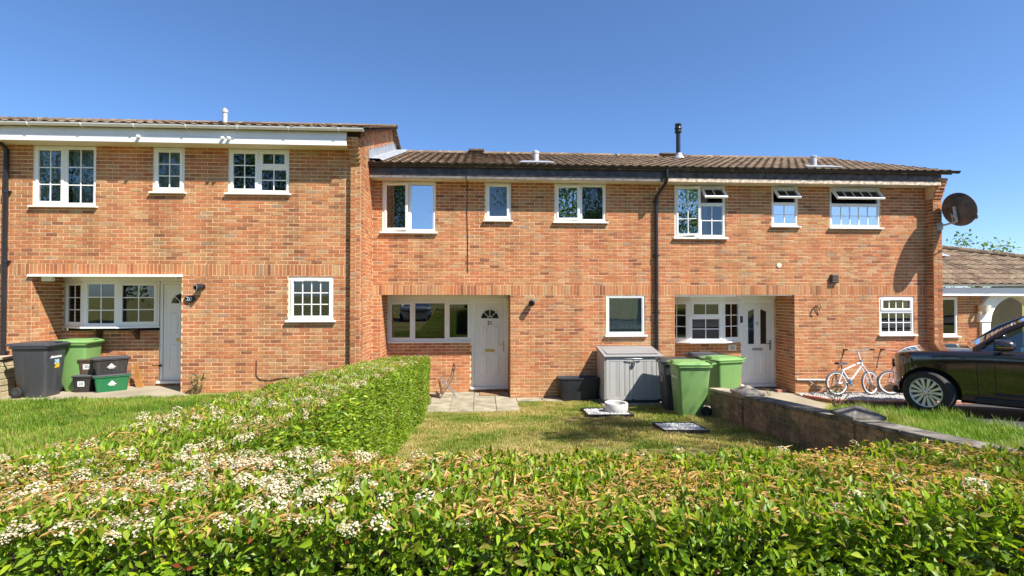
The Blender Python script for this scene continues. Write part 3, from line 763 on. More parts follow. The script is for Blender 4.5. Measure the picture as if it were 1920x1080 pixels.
for x in (-7.95, -7.2):
    b = MB(); b.prism([(-.235, 1.59), (-.44, 1.59), (-.42, 1.54), (-.30, 1.42), (-.235, 1.36)], lambda y, z, xx: (xx, y, z), x-.035, x+.035); b.build('window_bracket', 'brown_door', left, bevel=.004)
door(left, lds+.0, -5.91, .10+DZ, 2.20+DZ, -.21, 'fan')
b = MB(); b.box(lds, -5.91, -.26, -.2, 2.203+DZ, LINTEL+DZ); b.build('door_head_panel', 'upvc', left)
b = MB(); b.box(-8.76, -5.87, -1.05, -1.008, LINTEL+DZ-.035, LINTEL+DZ+.012); b.box(-8.70, -5.905, -1.006, -.24, LINTEL+DZ-.03, LINTEL+DZ+.002); b.build('porch_trim', 'upvc', left, bevel=.004)
b = MB(); b.box(-8.62, -8.42, -.90, -.82, LINTEL+DZ-.12, LINTEL+DZ-.032); b.build('porch_sensor_box', 'upvc_cream', left, bevel=.008)
b = MB(); b.lathe([(0, 0), (.03, 0), (.035, .03), (.0, .07)], 10, (-6.05, -.9, LINTEL+DZ-.03), (0, 0, -1)); b.build('porch_bulb', 'white', left, smooth=True)
pipe(left, [(-9.20, -1.38, 5.50), (-9.20, -1.34, 5.36), (-9.16, -1.06, 5.12), (-9.16, -1.06, .42)], clips=(4.3, 2.95, 1.2), r=.04)
b = MB(); b.box(-6.92, -6.72, -.236, -.222, .79, .825); b.build('air_brick_slot', 'black', left)
# security sensors under the white fascia
for x in (-6.5, -4.95, -4.83):
    b = MB(); b.lathe([(0, 0), (.03, 0), (.032, .05), (.02, .07), (0, .07)], 10, (x, -1.37, 4.93+DZ), (0, -1, -.3)); b.build('fascia_sensor', 'white', left, smooth=True)
b = MB(); b.lathe([(.06, 0), (.06, .42), (.075, .43), (.075, .5), (0, .56)], 14, (-6.65, 2.2, 6.62)); b.build('vent_pipe', 'galv', left, smooth=True)
# cable and wall details
b = MB(); b.tube([(-4.45, -1.012, 1.0), (-4.45, -1.014, .70), (-4.38, -1.014, .62), (-4.2, -1.014, .60), (-3.9, -1.014, .65), (-3.4, -1.014, .66)], .007, 5); b.build('wall_cable', 'black_pvc', left)
b = MB(); b.tube([(0, -1.035, 0)]*2, .001, 3) if 0 else None
b.lathe([(0, .03), (.095, .03), (.105, .015), (.105, 0)], 20, (0, 0, 0), (0, -1, 0)); b.v = [(x-5.735, y-1.008, z*.68+1.83+DZ) for x, y, z in b.v]
pl = b.build('house_number_plaque', 'black', left, smooth=True)
text_mesh('20', .11, lambda x, y, z: (x-5.735, -1.042-z, y+1.83+DZ), 'plaque_number', 'dull_white', pl, local=False)

# ---- house in the middle
def mid_extra(h, wall, bw): pass
mid, mw, mds = terrace_house('terraced_house', 'middle brick terraced house with black fascia and plain white windows', -2.405, 4.06, 0, 0,
    [(-2.18, -1.005, 3.70), (.102, .679, 3.98), (1.672, 2.849, 3.96)], (2.855, 3.744, 1.39, 2.29), (-2.205, .667), 'black', (.8, 0, 0), 8)
eaves(mid, -2.40, 4.055, 0, 0, 'black')
gutter(mid, -2.39, 10.95, -.42, 5.145, 'black_pvc')
roof(mid, -2.40, 4.0, -.44, 5.12, 3.42, 6.42, seed=6)
window(mid, -2.18, -1.005, 3.70, SOFFIT, 0, [(0, .5, 0, 1, dict(kind='c', hinge='l', ang=R(7))), (.5, 1, 0, 1, dict(glass='glass_hi'))])
window(mid, .102, .679, 3.98, SOFFIT, 0, [(0, 1, 0, 1, dict(kind='c', hinge='l', ang=R(4)))])
window(mid, 1.672, 2.849, 3.96, SOFFIT, 0, [(0, .5, 0, 1, dict(kind='c', hinge='l', ang=R(5), glass='glass_hi')), (.5, 1, 0, 1, {})])
window(mid, 2.855, 3.744, 1.39, 2.29, 0, [(0, 1, 0, 1, dict(kind='f'))])
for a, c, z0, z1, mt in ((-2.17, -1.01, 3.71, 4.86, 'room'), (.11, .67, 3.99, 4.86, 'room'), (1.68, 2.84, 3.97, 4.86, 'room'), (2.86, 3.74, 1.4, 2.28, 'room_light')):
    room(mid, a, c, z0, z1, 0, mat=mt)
curtain(mid, 2.90, 3.70, 1.43, 2.25, .10, 'net', 14, .008, 'net_curtain')
curtain(mid, .15, .63, 4.03, 4.80, .12, 'room_light', 8, .008, 'roller_blind')
window(mid, -2.195, mds, 1.20, 2.17, .77, [(0, .29, 0, 1, dict(kind='c')), (.29, .71, 0, 1, {}), (.71, 1, 0, 1, dict(kind='c'))], 'upvc_cream', sill=.03, sill_ext=.0)
b = MB(); b.box(-2.2, mds, .72, .79, 2.173, LINTEL); b.build('window_head_panel', 'upvc_cream', mid, bevel=.004)
room(mid, -2.19, mds-.02, 1.2, 2.17, .75)
blinds(mid, -2.1, mds-.06, 1.25, 2.12, .93, 'room', .05)
door(mid, mds+.005, .655, .11, 2.19, .79, 'fan', 'upvc_cream', '21')
b = MB(); b.box(mds, .66, .74, .8, 2.193, LINTEL); b.build('door_head_panel', 'upvc_cream', mid, bevel=.004)
b = MB(); b.box(.56, .645, .66, .70, 1.93, 2.22); b.build('meter_box', 'upvc', mid, bevel=.008)
pipe(mid, [(4.12, -.42, 5.09), (4.12, -.41, 4.86), (4.10, -.36, 4.78), (4.01, -.07, 4.55), (4.0, -.06, 4.45), (4.0, -.06, .3), (4.0, -.06, .03)], clips=(4.44, 3.2, 1.9, .75), r=.038)
b = MB(); b.tube([(-.31, -.362, 5.0), (-.31, -.365, 4.84), (-.30, -.012, 4.80), (-.31, -.014, 4.2), (-.29, -.014, 3.5), (-.295, -.014, 2.86), (-.27, -.02, 2.82)], .008, 5); b.build('aerial_cable', 'black_pvc', mid)
b = MB(); b.lathe([(.07, -.1), (.07, .14), (.08, .15), (.08, .2), (0, .24)], 14, (1.27, .25, 5.42)); b.build('vent_pipe', 'galv', mid, smooth=True)
b = MB(); b.prism([(.85, .0), (1.65, .0), (1.55, .28), (.95, .28)], lambda x, s, d: (x, -.20+s*.94, 5.255+s*.34+d), .0, .012); b.build('lead_slate', 'lead', mid)
b = MB(); b.box(-.35, .1, 3.25, 3.6, 6.46, 6.535); b.build('ridge_vent', 'tile_m', mid, bevel=.02)
# stepped lead flashing where the middle roof meets the higher gable
k = MB(); ang = math.atan2(1.30, 3.86); y = -.42; i = 0
while y < 3.35:
    z = 5.14+(y+.44)*math.tan(ang); k.box(-2.394, -2.388, y, y+.215, z, z+.30+(.02*(i % 2))); y += .22; i += 1
k.build('lead_flashing', 'lead', left)
k = MB(); vs = []
for i in range(14):
    y = -.43+3.8*i/13; z = 5.15+(y+.44)*math.tan(ang)
    vs += [(-2.388, y, z+.075), (-2.16+.02*math.sin(i*2.1), y, z+.068), (-2.10, y, z+.03)]
k.add(vs, [(3*i+j, 3*i+j+1, 3*i+j+4, 3*i+j+3) for i in range(13) for j in (0, 1)]); k.build('lead_apron', 'lead', mid, smooth=True)

# ---- house on the right
def right_extra(h, wall, bw): corbel_pier(h, wall, bw, 10.53, 10.75, 0, .2, 0)
right, rw, rds = terrace_house('terraced_house', 'right-hand brick terraced house with open fanlights and weathered brown fascia', 4.06, 10.75, 0, 0,
    [(4.45, 5.65, 3.62), (6.76, 7.395, 3.905), (8.17, 9.405, 3.88)], (9.362, 10.22, 1.37, 2.265), (4.44, 7.29), 'brown', (7.4, 0, 0), 12, extra=right_extra)
eaves(right, 4.062, 10.60, 0, 0, 'brown')
roof(right, 4.0, 10.8, -.44, 5.12, 3.42, 6.42, seed=9)
top = dict(kind='c', hinge='t', ang=R(42), nx=2, lever=True, vent=True)
window(right, 4.45, 5.65, 3.62, SOFFIT, 0, [(0, .5, 0, 1, dict(kind='c', hinge='l', ang=R(12), nx=2, ny=3, glass='glass_hi')), (.5, 1, 0, .66, dict(nx=2, ny=2)), (.5, 1, .66, 1, top)])
window(right, 6.76, 7.395, 3.905, SOFFIT, 0, [(0, 1, 0, .58, dict(nx=2, ny=2, glass='glass_hi')), (0, 1, .58, 1, top)])
window(right, 8.17, 9.405, 3.88, SOFFIT, 0, [(0, 1, 0, .58, dict(nx=5, ny=2, glass='glass_hi')), (0, 1, .58, 1, dict(top, nx=5))])
window(right, 9.362, 10.22, 1.37, 2.265, 0, [(0, 1, 0, .62, dict(nx=4, ny=2)), (0, 1, .62, 1, dict(kind='c', nx=4, vent=True))])
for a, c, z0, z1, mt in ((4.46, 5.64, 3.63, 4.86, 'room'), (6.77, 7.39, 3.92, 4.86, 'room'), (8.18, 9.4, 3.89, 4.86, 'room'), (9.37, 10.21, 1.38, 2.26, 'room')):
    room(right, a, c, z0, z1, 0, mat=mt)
curtain(right, 5.1, 5.32, 3.66, 4.8, .22, 'blind', 3); curtain(right, 8.2, 9.38, 3.9, 4.1, .22, folds=12)
bow_window(right, 4.46, rds, 1.18, 2.17, .77, 'r', [[(0, 1, 0, 1, cas)], [(0, 1, 0, .6, dict(nx=2, ny=2)), (0, 1, .6, 1, dict(kind='c', nx=2))], [(0, 1, 0, 1, cas)]])
room(right, 4.46, rds-.02, 1.2, 2.2, .75)
door(right, rds+.005, 7.275, .10, 2.20, .79, 'long')
b = MB(); b.box(rds, 7.28, .74, .8, 2.203, LINTEL); b.build('door_head_panel', 'upvc', right)
b = MB(); b.box(rds-.12, rds+.06, .70, .765, 2.2, LINTEL); b.build('porch_panel', 'upvc', right)
b = MB(); b.box(4.45, 7.25, .02, .10, LINTEL-.02, LINTEL+.002); b.build('porch_trim', 'upvc', right)
b = MB(); b.box(rds-.03, rds+.04, .735, .765, 1.62, 1.78); b.build('doorbell_camera', 'black', right, bevel=.01)
b = MB(); b.box(6.07, 6.27, .735, .765, .93, 1.08); pl = b.build('house_number_plaque', 'cream_wall', right, bevel=.006)
text_mesh('22', .11, lambda x, y, z: (x+6.17, .732-z, y+1.003), 'plaque_number', 'black', pl, local=False)
b = MB(); b.box(8.16, 8.32, -.075, -.005, 2.58, 2.78); 
for i in range(5): b.box(8.168, 8.312, -.085, -.075, 2.60+i*.035, 2.62+i*.035)
b.build('wall_vent', 'box_brown', right, bevel=.004)
b = MB(); b.tube([(7.86, -.012, 1.83), (7.78, -.03, 2.05), (7.88, -.04, 2.10), (7.92, -.02, 1.98)], .008, 5); b.tube([(7.72, -.015, 1.80), (7.66, -.02, 1.86), (7.74, -.03, 2.02)], .008, 5); b.build('loose_cable', 'black_pvc', right)
b = MB(); b.tube([(7.31, -.03, .34), (8.1, -.03, .32)], .022, 8); b.tube([(7.6, -.03, .32), (7.9, -.05, .10), (8.3, -.05, .06)], .010, 6); b.build('waste_pipe', 'galv', right)
b = MB(); b.lathe([(.06, -.1), (.06, .72), (.09, .72), (.10, .76), (.075, .80), (.10, .82), (.10, .86), (.075, .89), (.09, .91), (.09, .97), (0, .98)], 16, (5.55, 2.55, 6.15)); b.build('stove_flue', 'black_pvc', right, smooth=True)
b = MB(); b.lathe([(.16, 0), (.10, .10), (.08, .16)], 14, (5.55, 2.50, 6.12)); b.build('flue_flashing', 'lead', right)
b = MB(); b.box(5.3, 6.0, 3.28, 3.55, 6.46, 6.52); b.build('ridge_vent', 'tile_m', right, bevel=.02)
b = MB(); b.lathe([(.07, -.1), (.07, .16), (.08, .17), (.08, .2), (0, .23)], 14, (7.95, .25, 5.42)); b.build('vent_pipe', 'galv', right, smooth=True)
b = MB(); b.prism([(7.5, .0), (8.35, .0), (8.25, .28), (7.6, .28)], lambda x, s, d: (x, -.20+s*.94, 5.255+s*.34+d), .0, .012); b.build('lead_slate', 'lead', right)
b = MB(); b.prism([(0, -.3), (0, 5.05), (3.42, 6.33), (6.8, 5.05), (6.8, -.3)], lambda y, z, xx: (xx, y, z), 10.64, 10.745); b.build('gable_wall', 'brick_m', right)
b = MB(); b.lathe([(0, .0), (.06, 0), (.06, .012), (0, .02)], 8, (6.92, -.006, 2.99), (0, -1, 0)); b.build('wall_patch', 'cream_wall', right)

# ---- neighbour at the far left edge
nb = thing('terraced_house', (-11, -1, .39), 'sliver of the next brick house beyond the left drainpipe with dark fascia', 'house')
bw = Brickwork(21); wb = MB(); wall_grid(wb, (0, -1.0, 0), (1, 0, 0), (0, -1, 0), -13, -9.132, .1, 5.4, []); wl_ = wb.build('wall', 'mortar', nb)
bw.plane((0, -1.0, 0), (1, 0, 0), (0, -1, 0), -13, -9.135, .3, 5.35, ZB+DZ, (), (LINTEL+DZ,)); bw.build(wl_, 'brick_o', 'brick_m', single=100)
eaves(nb, -13, -9.06, -1.0, DZ, 'black')
gutter(nb, -13, -8.99, -1.42, 5.125+DZ, 'black_pvc')

# ---- bungalow beyond, set back on the right
bun = thing('bungalow', (15, 2, 0), 'brick bungalow with white arched porch and brown tiled roof behind the dark car', 'house')
bw = Brickwork(31); wb = MB(); U, Nn = (1, 0, 0), (0, -1, 0)
wh = (12.75, 13.28, 1.16, 2.24); cx, rr = 14.95, .95; ah = (cx-rr, cx+rr, -.3, 2.9)
wall_grid(wb, (0, 2.0, 0), U, Nn, 10.9, 20, -.3, 2.5, [wh, ah]); bwall = wb.build('wall', 'mortar', bun)
bw.plane((0, 2.0, 0), U, Nn, 10.9, 20, -.1, 2.45, ZB, [wh, ah]); bw.build(bwall, 'brick_o', 'brick_m', single=300)
window(bun, *wh[:2], wh[2], wh[3], 2.0, [(0, 1, 0, 1, {})]); room(bun, 12.76, 13.27, 1.17, 2.23, 2.0, mat='room')
curtain(bun, 12.78, 13.20, 1.20, 2.22, 2.10, 'white', 5, .012, 'window_blind')
# white arch
b = MB(); n = 24; oz = 1.55; ri, ro = .78, 1.13
vs = []
for i in range(n+1):
    a = math.pi*i/n
    for r_, yy in ((ro, 1.90), (ro, 2.30), (ri, 2.30), (ri, 1.90)): vs.append((cx-r_*math.cos(a), yy, oz+min(r_*math.sin(a)*.92, 1.0)))
fs = [(4*i+j, 4*i+(j+1) % 4, 4*i+4+(j+1) % 4, 4*i+4+j) for i in range(n) for j in range(4)] + [(0, 1, 2, 3), (4*n+3, 4*n+2, 4*n+1, 4*n)]
b.add(vs, fs)
for s in (-1, 1):
    x0, x1 = sorted((cx+s*ri, cx+s*(ri+.26))); b.box(x0, x1, 1.92, 2.28, -.2, oz-.002)
b.build('porch_arch', 'white_paint', bun, smooth=True, bevel=.01)
b = MB(); b.box(13.8, 17, 3.6, 3.7, -.2, 2.5); b.build('porch_inner_wall', 'cream_wall', bun)
b = MB(); b.box(14.35, 14.55, 3.50, 3.58, 0, 2.1); b.build('porch_door_edge', 'brown_door', bun)
b = MB(); b.box(14.555, 14.66, 3.46, 3.59, 0, 2.15); b.build('porch_door_frame', 'upvc', bun)
b = MB(); b.box(10.9, 20, 1.72, 1.745, 2.28, 2.50); b.build('fascia_board', 'white_gutter', bun)
b = MB(); b.box(10.9, 20, 1.745, 1.999, 2.28, 2.30); b.build('soffit', 'upvc', bun)
gutter(bun, 10.95, 20, 1.66, 2.60, 'white_gutter')
eY, eZ, sl = 1.62, 2.60, math.tan(R(27))
def on_roof(px, py):
    pass
HX0, HX1 = 12.0, 20.5
apexY = lambda x: 1.62+ (3.05-(x-13.25)*.36)*.89
deck = [(10.9, eY, eZ-.02), (20.5, eY, eZ-.02), (20.5, apexY(20.5), eZ-.02+(apexY(20.5)-eY)*sl), (10.9, apexY(10.9), eZ-.02+(apexY(10.9)-eY)*sl)]
rb = roof(bun, 10.9, 20.5, eY, eZ, 5.4, eZ+(5.4-eY)*sl, 'btile_o', 'btile_m', cover=.26, expo=.33, seed=4,
     keep=dict(deck=deck, fn=lambda x, s: s*math.cos(R(27))+eY < apexY(x)))
pts = [(x, apexY(x), eZ+(apexY(x)-eY)*sl+.03) for x in (10.9, 20.5)]
for i in range(21):
    a = Vector(pts[0]).lerp(Vector(pts[1]), i/21); c = Vector(pts[0]).lerp(Vector(pts[1]), (i+1.03)/21)
    k = MB(); k.tube([a, c], [.10, .105], 10); o = k.build('ridge_tile', 'btile_o', rb, smooth=True); q = rng.random(); o.color = (q, q, q, 1)
b = MB(); b.lathe([(.06, -.1), (.06, .22), (.075, .22), (.075, .28), (0, .33)], 12, (13.75, 3.35, 3.50)); b.build('vent_pipe', 'galv', bun, smooth=True)
b = MB(); b.prism([(-.45, -.15), (.5, -.15), (.4, .15), (-.35, .15)], lambda x, s, d: (13.75+x, 3.35+s, 3.50+s*sl+.06+d), 0, .015); b.build('lead_slate', 'lead', bun)
# black overflow/lamp fittings on the walls are things of their own, see below
# ------------------------------------------------------------------ paths, patio, drive
def prism_xy(name, poly, z0, z1, mat, parent=None, **kw):
    b = MB(); b.prism(poly, lambda x, y, z: (x, y, z), z0, z1); return b.build(name, mat, parent, **kw)
patio = prism_xy('patio', [(-2.2, -1.27), (.79, -1.27), (.79, -.35), (4.2, -.35), (4.2, .02), (.66, .02), (.66, .77), (-2.2, .77)], -.12, -.022, 'gmortar', kind='structure')
def slab(x0, x1, y0, y1, z=.0, parent=patio):
    q = rng.uniform(-.004, .004); b = MB(); b.box(x0+.006, x1-.006, y0+.006, y1-.006, z-.05, z+q); return b.build('paving_slab', 'slab', parent, bevel=.006, seg=1)
xs = [-2.19, -1.58, -1.10, -.63, -.152, .322, .79]
for i in range(6):
    for y0, y1 in ((-1.27, -.64), (-.64, -.02), (-.02, .40), (.40, .76)):
        if y0 >= -.03 and i == 5: continue
        slab(xs[i], xs[i+1], y0, y1)
slab(.322, .655, -.02, .40); slab(.322, .655, .40, .76)
for x in frange(.79, 4.2, .57)[:-1]: slab(x, x+.568, -.36, -.012)
for i in range(3): slab(2.55+i*.5, 3.045+i*.5, -.86, -.37)
lp = prism_xy('left_path', [(-9.0, -2.0), (-7.6, -1.86), (-6.3, -1.62), (-5.55, -1.36), (-5.85, -1.03), (-5.9, -.24), (-8.95, -.24)], .2, .388, 'concrete', kind='structure', bevel=.01)
prism_xy('right_path', [(4.55, -2.9), (6.3, -2.1), (7.25, -1.15), (7.2, -.01), (7.28, .0), (7.28, .77), (4.46, .77), (4.46, .0), (4.55, 0)], -.1, .008, 'concrete', kind='structure')
def drive_z(x, y): return gz(x, y)+.004
def in_drive(x, y): return x > (8.0 if y < -2.3 else 7.45 if y < -1.35 else 99 if y > -1.2 else 7.4)
sheet('driveway', frange(7.0, 22, .25), frange(-10.45, -.75, .15), drive_z, 'tarmac', lambda x, y: in_drive(x, y) or (y > -1.35 and x > 9.4 and y < -1.1), kind='structure')
gravel_poly = [(7.32, -.02), (7.28, -.26), (7.56, -.80), (8.3, -1.08), (9.5, -1.2), (11.2, -1.2), (11.2, -.02)]
bed = prism_xy('gravel_bed', gravel_poly, -.1, .018, 'white_gravel', kind='structure')
def inside(poly, x, y):
    r = False; j = len(poly)-1
    for i in range(len(poly)):
        if (poly[i][1] > y) != (poly[j][1] > y) and x < (poly[j][0]-poly[i][0])*(y-poly[i][1])/(poly[j][1]-poly[i][1])+poly[i][0]: r = not r
        j = i
    return r
def pebbles(name, poly, n, zf, size, mat, parent, seed, **kw):
    g = np.random.default_rng(seed); xs_, ys_ = [p[0] for p in poly], [p[1] for p in poly]
    O8 = np.array([(1, 0, 0), (0, 1, 0), (-1, 0, 0), (0, -1, 0), (0, 0, 1), (0, 0, -.4), (.6, .6, .6), (-.6, .5, .55)])[:6]
    TF = np.array([(0, 1, 4), (1, 2, 4), (2, 3, 4), (3, 0, 4), (1, 0, 5), (2, 1, 5), (3, 2, 5), (0, 3, 5)])
    V = []; k = 0
    while k < n:
        x, y = g.uniform(min(xs_), max(xs_)), g.uniform(min(ys_), max(ys_))
        if not inside(poly, x, y): continue
        a = g.uniform(0, 6.28); s = size*g.uniform(.6, 1.3); sc = np.array([s*g.uniform(.8, 1.4), s, s*g.uniform(.5, .9)])
        v = (O8+g.normal(0, .18, O8.shape))*sc; c, si = math.cos(a), math.sin(a)
        v = v@np.array([(c, si, 0), (-si, c, 0), (0, 0, 1)])+np.array([x, y, zf(x, y)+s*.3]); V.append(v); k += 1
    F = (TF[None]+np.arange(n)[:, None, None]*6).reshape(-1, 3)
    return attr_mesh(name, np.concatenate(V), F, mat, parent, kind='stuff', **kw)
pebbles('white_pebbles', gravel_poly, 5200, lambda x, y: .018, .019, 'white_gravel', bed, 3)
pts = [(7.30, -.30), (7.58, -.86), (8.3, -1.13), (9.5, -1.25), (11.2, -1.25)]
k = 0; acc = []
for i in range(len(pts)-1):
    a, c = Vector((*pts[i], 0)), Vector((*pts[i+1], 0)); L = (c-a).length; n = max(1, int(round(L/.22)))
    for j in range(n):
        p = a.lerp(c, (j+.5)/n); d = (c-a).normalized(); w = L/n/2-.005; nn = Vector((-d.y, d.x, 0))*.05
        b = MB(); q = [p-d*w-nn, p+d*w-nn, p+d*w+nn, p-d*w+nn]; b.prism([(v.x, v.y) for v in q], lambda x, y, z: (x, y, z), -.05, .055+rng.uniform(-.006, .006))
        b.build('edging_brick', 'edging', bed, bevel=.005)
# ------------------------------------------------------------------ garden walls
gw_ = thing('garden_wall', (4.4, -5.5, 0), 'low mossy brown brick garden wall running beside the lawn to the hedge', 'wall')
def gtop(y): return SL*max(0, -1.3-y)
WX0, WX1 = 4.30, 4.52; WY0, WY1 = -2.12, -9.4; WH = .44
b = MB()
prof = [(WY0, gtop(WY0)-.2), (WY0, gtop(WY0)+WH), (WY1, gtop(WY1)+WH), (WY1, gtop(WY1)-.3)]
b.prism(prof, lambda y, z, x: (x, y, z), WX0, WX1); core = b.build('wall_core', 'gmortar', gw_)
# bricks laid to the fall of the ground, on both faces
bm_left = []; gme = None
def gb_mesh(w):
    mb = MB(); mb.box(-.007, .02, -w/2, w/2, -.0325, .0325); me = bpy.data.meshes.new('brick'); me.from_pydata(mb.v, [], mb.f); me.materials.append(M['gbrick_o']); return me
gme = gb_mesh(.215); V = []; RR = []; sang = math.atan(SL); cnt = 0
for side in (0, 1):
    for kz in range(-1, 6):
        y = WY0-(.1125 if kz % 2 else 0)+.0
        while y > WY1:
            yc = y-.1075; z = gtop(yc)+kz*.0735+.037-.0
            if y <= WY0+.001 and cnt < 300 and side == 0:
                o = bpy.data.objects.new('brick', gme); o.location = (WX0, yc, z); o.rotation_euler = (-sang, 0, 0); q = rng.random(); o.color = (q, q, q, 1); finish(o, core); cnt += 1
            elif y-.2 < WY0:
                x0, x1 = (WX0-.007, WX0+.02) if side == 0 else (WX1-.02, WX1+.007); ya, yb = min(y, WY0), y-.215
                for zz in (-.0325, .0325):
                    for (xx, yy) in ((x0, yb), (x1, yb), (x1, ya), (x0, ya)): V.append((xx, yy, z+zz-(yy-yc)*SL))
                RR += [rng.random()]*8
            y -= .225
F = (BOXF[None]+np.arange(len(V)//8)[:, None, None]*8).reshape(-1, 4); attr_mesh('brickwork', V, F, 'gbrick_m', core, rnd=RR, kind='stuff')
y = WY0+.02
while y > WY1:
    L = .44; z0 = gtop(y)+WH+.002; z1 = gtop(y-L)+WH+.002
    b = MB(); e = rng.uniform(-.004, .004)
    b.add([(WX0-.03+e, y-.004, z0), (WX1+.03, y-.004, z0), (WX1+.03, y-L+.004, z1), (WX0-.03+e, y-L+.004, z1), (WX0-.03+e, y-.004, z0+.05), (WX1+.03, y-.004, z0+.05), (WX1+.03, y-L+.004, z1+.05), (WX0-.03+e, y-L+.004, z1+.05)],
          [(0, 3, 2, 1), (4, 5, 6, 7), (0, 1, 5, 4), (1, 2, 6, 5), (2, 3, 7, 6), (3, 0, 4, 7)])
    b.build('coping_stone', 'cap_pale' if y > -3.2 else 'cap', gw_, bevel=.008); y -= L
for py, cm in ((-3.16, 'cap_pale'), (-5.68, 'cap')):
    z = gtop(py); b = MB(); b.box(WX0-.02, WX1+.12, py-.17, py+.17, z-.2, z+WH+.055); p_ = b.build('pier', 'gbrick_m', gw_, bevel=.004)
    bwp = Brickwork(int(-py*10)); bwp.plane((WX0-.02, py+.17, 0), (0, -1, 0), (-1, 0, 0), 0, .34, z-.1, z+WH+.05, z-.1); bwp.plane((0, py-.17, 0), (1, 0, 0), (0, -1, 0), WX0-.02, WX1+.12, z-.1, z+WH+.05, z-.1); bwp.build(p_, 'gbrick_o', 'gbrick_m', single=0)
    b = MB(); x0, x1, y0, y1, zz = WX0-.05, WX1+.14, py-.195, py+.195, z+WH+.058; cx_, cy_ = (x0+x1)/2, py
    b.add([(x0, y0, zz), (x1, y0, zz), (x1, y1, zz), (x0, y1, zz), (x0, y0, zz+.04), (x1, y0, zz+.04), (x1, y1, zz+.04), (x0, y1, zz+.04), (cx_-.02, cy_, zz+.135), (cx_+.02, cy_, zz+.135)],
          [(0, 3, 2, 1), (0, 1, 5, 4), (1, 2, 6, 5), (2, 3, 7, 6), (3, 0, 4, 7), (4, 5, 9, 8), (5, 6, 9), (6, 7, 8, 9), (7, 4, 8)]); b.build('pier_cap', cm, gw_, bevel=.01)
sw = thing('stone_wall', (-9.05, -3, .4), 'low buff stone boundary wall beside the dark wheelie bin', 'wall')
b = MB(); b.prism([(-1.02, .1), (-1.02, 1.06), (-6, 1.2), (-6, .1)], lambda y, z, x: (x, y, z), -9.2, -8.97); sc_ = b.build('wall_core', 'gmortar', sw)
for kz in range(6):
    y = -1.03-rng.uniform(0, .1)
    b = None; y = -1.03
    while y > -5.8:
        L = rng.uniform(.28, .5); mb = MB(); z = .36+kz*.118+(-1.03-y)*.028; mb.box(-8.98, -8.955+rng.uniform(-.006, .008), y-L+.006, y-.006, z+.005, z+.112)
        o = mb.build('walling_stone', 'stone_o', sc_, bevel=.008, seg=1); q = rng.random(); o.color = (q, q, q, 1); y -= L
mb = MB(); mb.prism([(-1.0, 1.075), (-1.0, 1.135), (-6, 1.275), (-6, 1.215)], lambda y, z, x: (x, y, z), -9.24, -8.93); mb.build('coping_stone', 'cap_pale', sw, bevel=.01)
# ------------------------------------------------------------------ foliage
def ortho(n):
    a = np.where(np.abs(n[:, 2:3]) < .9, np.array([[0, 0, 1.]]), np.array([[1., 0, 0]])); u = np.cross(a, n); u /= np.linalg.norm(u, axis=1, keepdims=True); return u, np.cross(n, u)
def norm(v): return v/np.maximum(np.linalg.norm(v, axis=1, keepdims=True), 1e-9)
LT = np.array([(0, 0, 0), (-.5, .34, .10), (-.42, .70, .06), (0, 1, -.06), (.42, .70, .06), (.5, .34, .10), (0, .36, -.02), (0, .70, -.02)])
LF = np.array([(0, 5, 6, 1), (5, 4, 7, 6), (1, 6, 7, 2), (7, 4, 3, 2)])
DT = np.array([(0, 0, 0), (.5, .5, .06), (0, 1, 0), (-.5, .5, .06)]); DF = np.array([(0, 1, 2, 3)])
def leaf_arrays(P, D, Nn, ln, wd, C, T=LT, F=LF):
    """leaves as (vertices, faces, colours): D leaf direction, Nn facing"""
    D = norm(D); X = norm(np.cross(D, Nn)); Z = np.cross(X, D)
    n = len(P); k = len(T)
    V = P[:, None]+X[:, None]*(T[None, :, 0:1]*wd[:, None, None])+D[:, None]*(T[None, :, 1:2]*ln[:, None, None])+Z[:, None]*(T[None, :, 2:3]*ln[:, None, None])
    FF = (F[None]+np.arange(n)[:, None, None]*k).reshape(-1, F.shape[1])
    CC = np.repeat(np.concatenate([C, np.ones((n, 1))], 1), k, axis=0)
    return V.reshape(-1, 3), FF, CC
def vnoise(P, s, seed=0):
    return np.array([mnoise.noise(Vector((p[0]*s+seed, p[1]*s-seed, p[2]*s))) for p in P])
GREENS = np.array([(.15, .25, .012), (.22, .33, .016), (.09, .17, .012), (.30, .38, .022), (.17, .28, .018)])
def greens(n, g, lum=1.0): 
    c = GREENS[g.integers(0, len(GREENS), n)]*g.uniform(.75, 1.25, (n, 1))*lum; return c
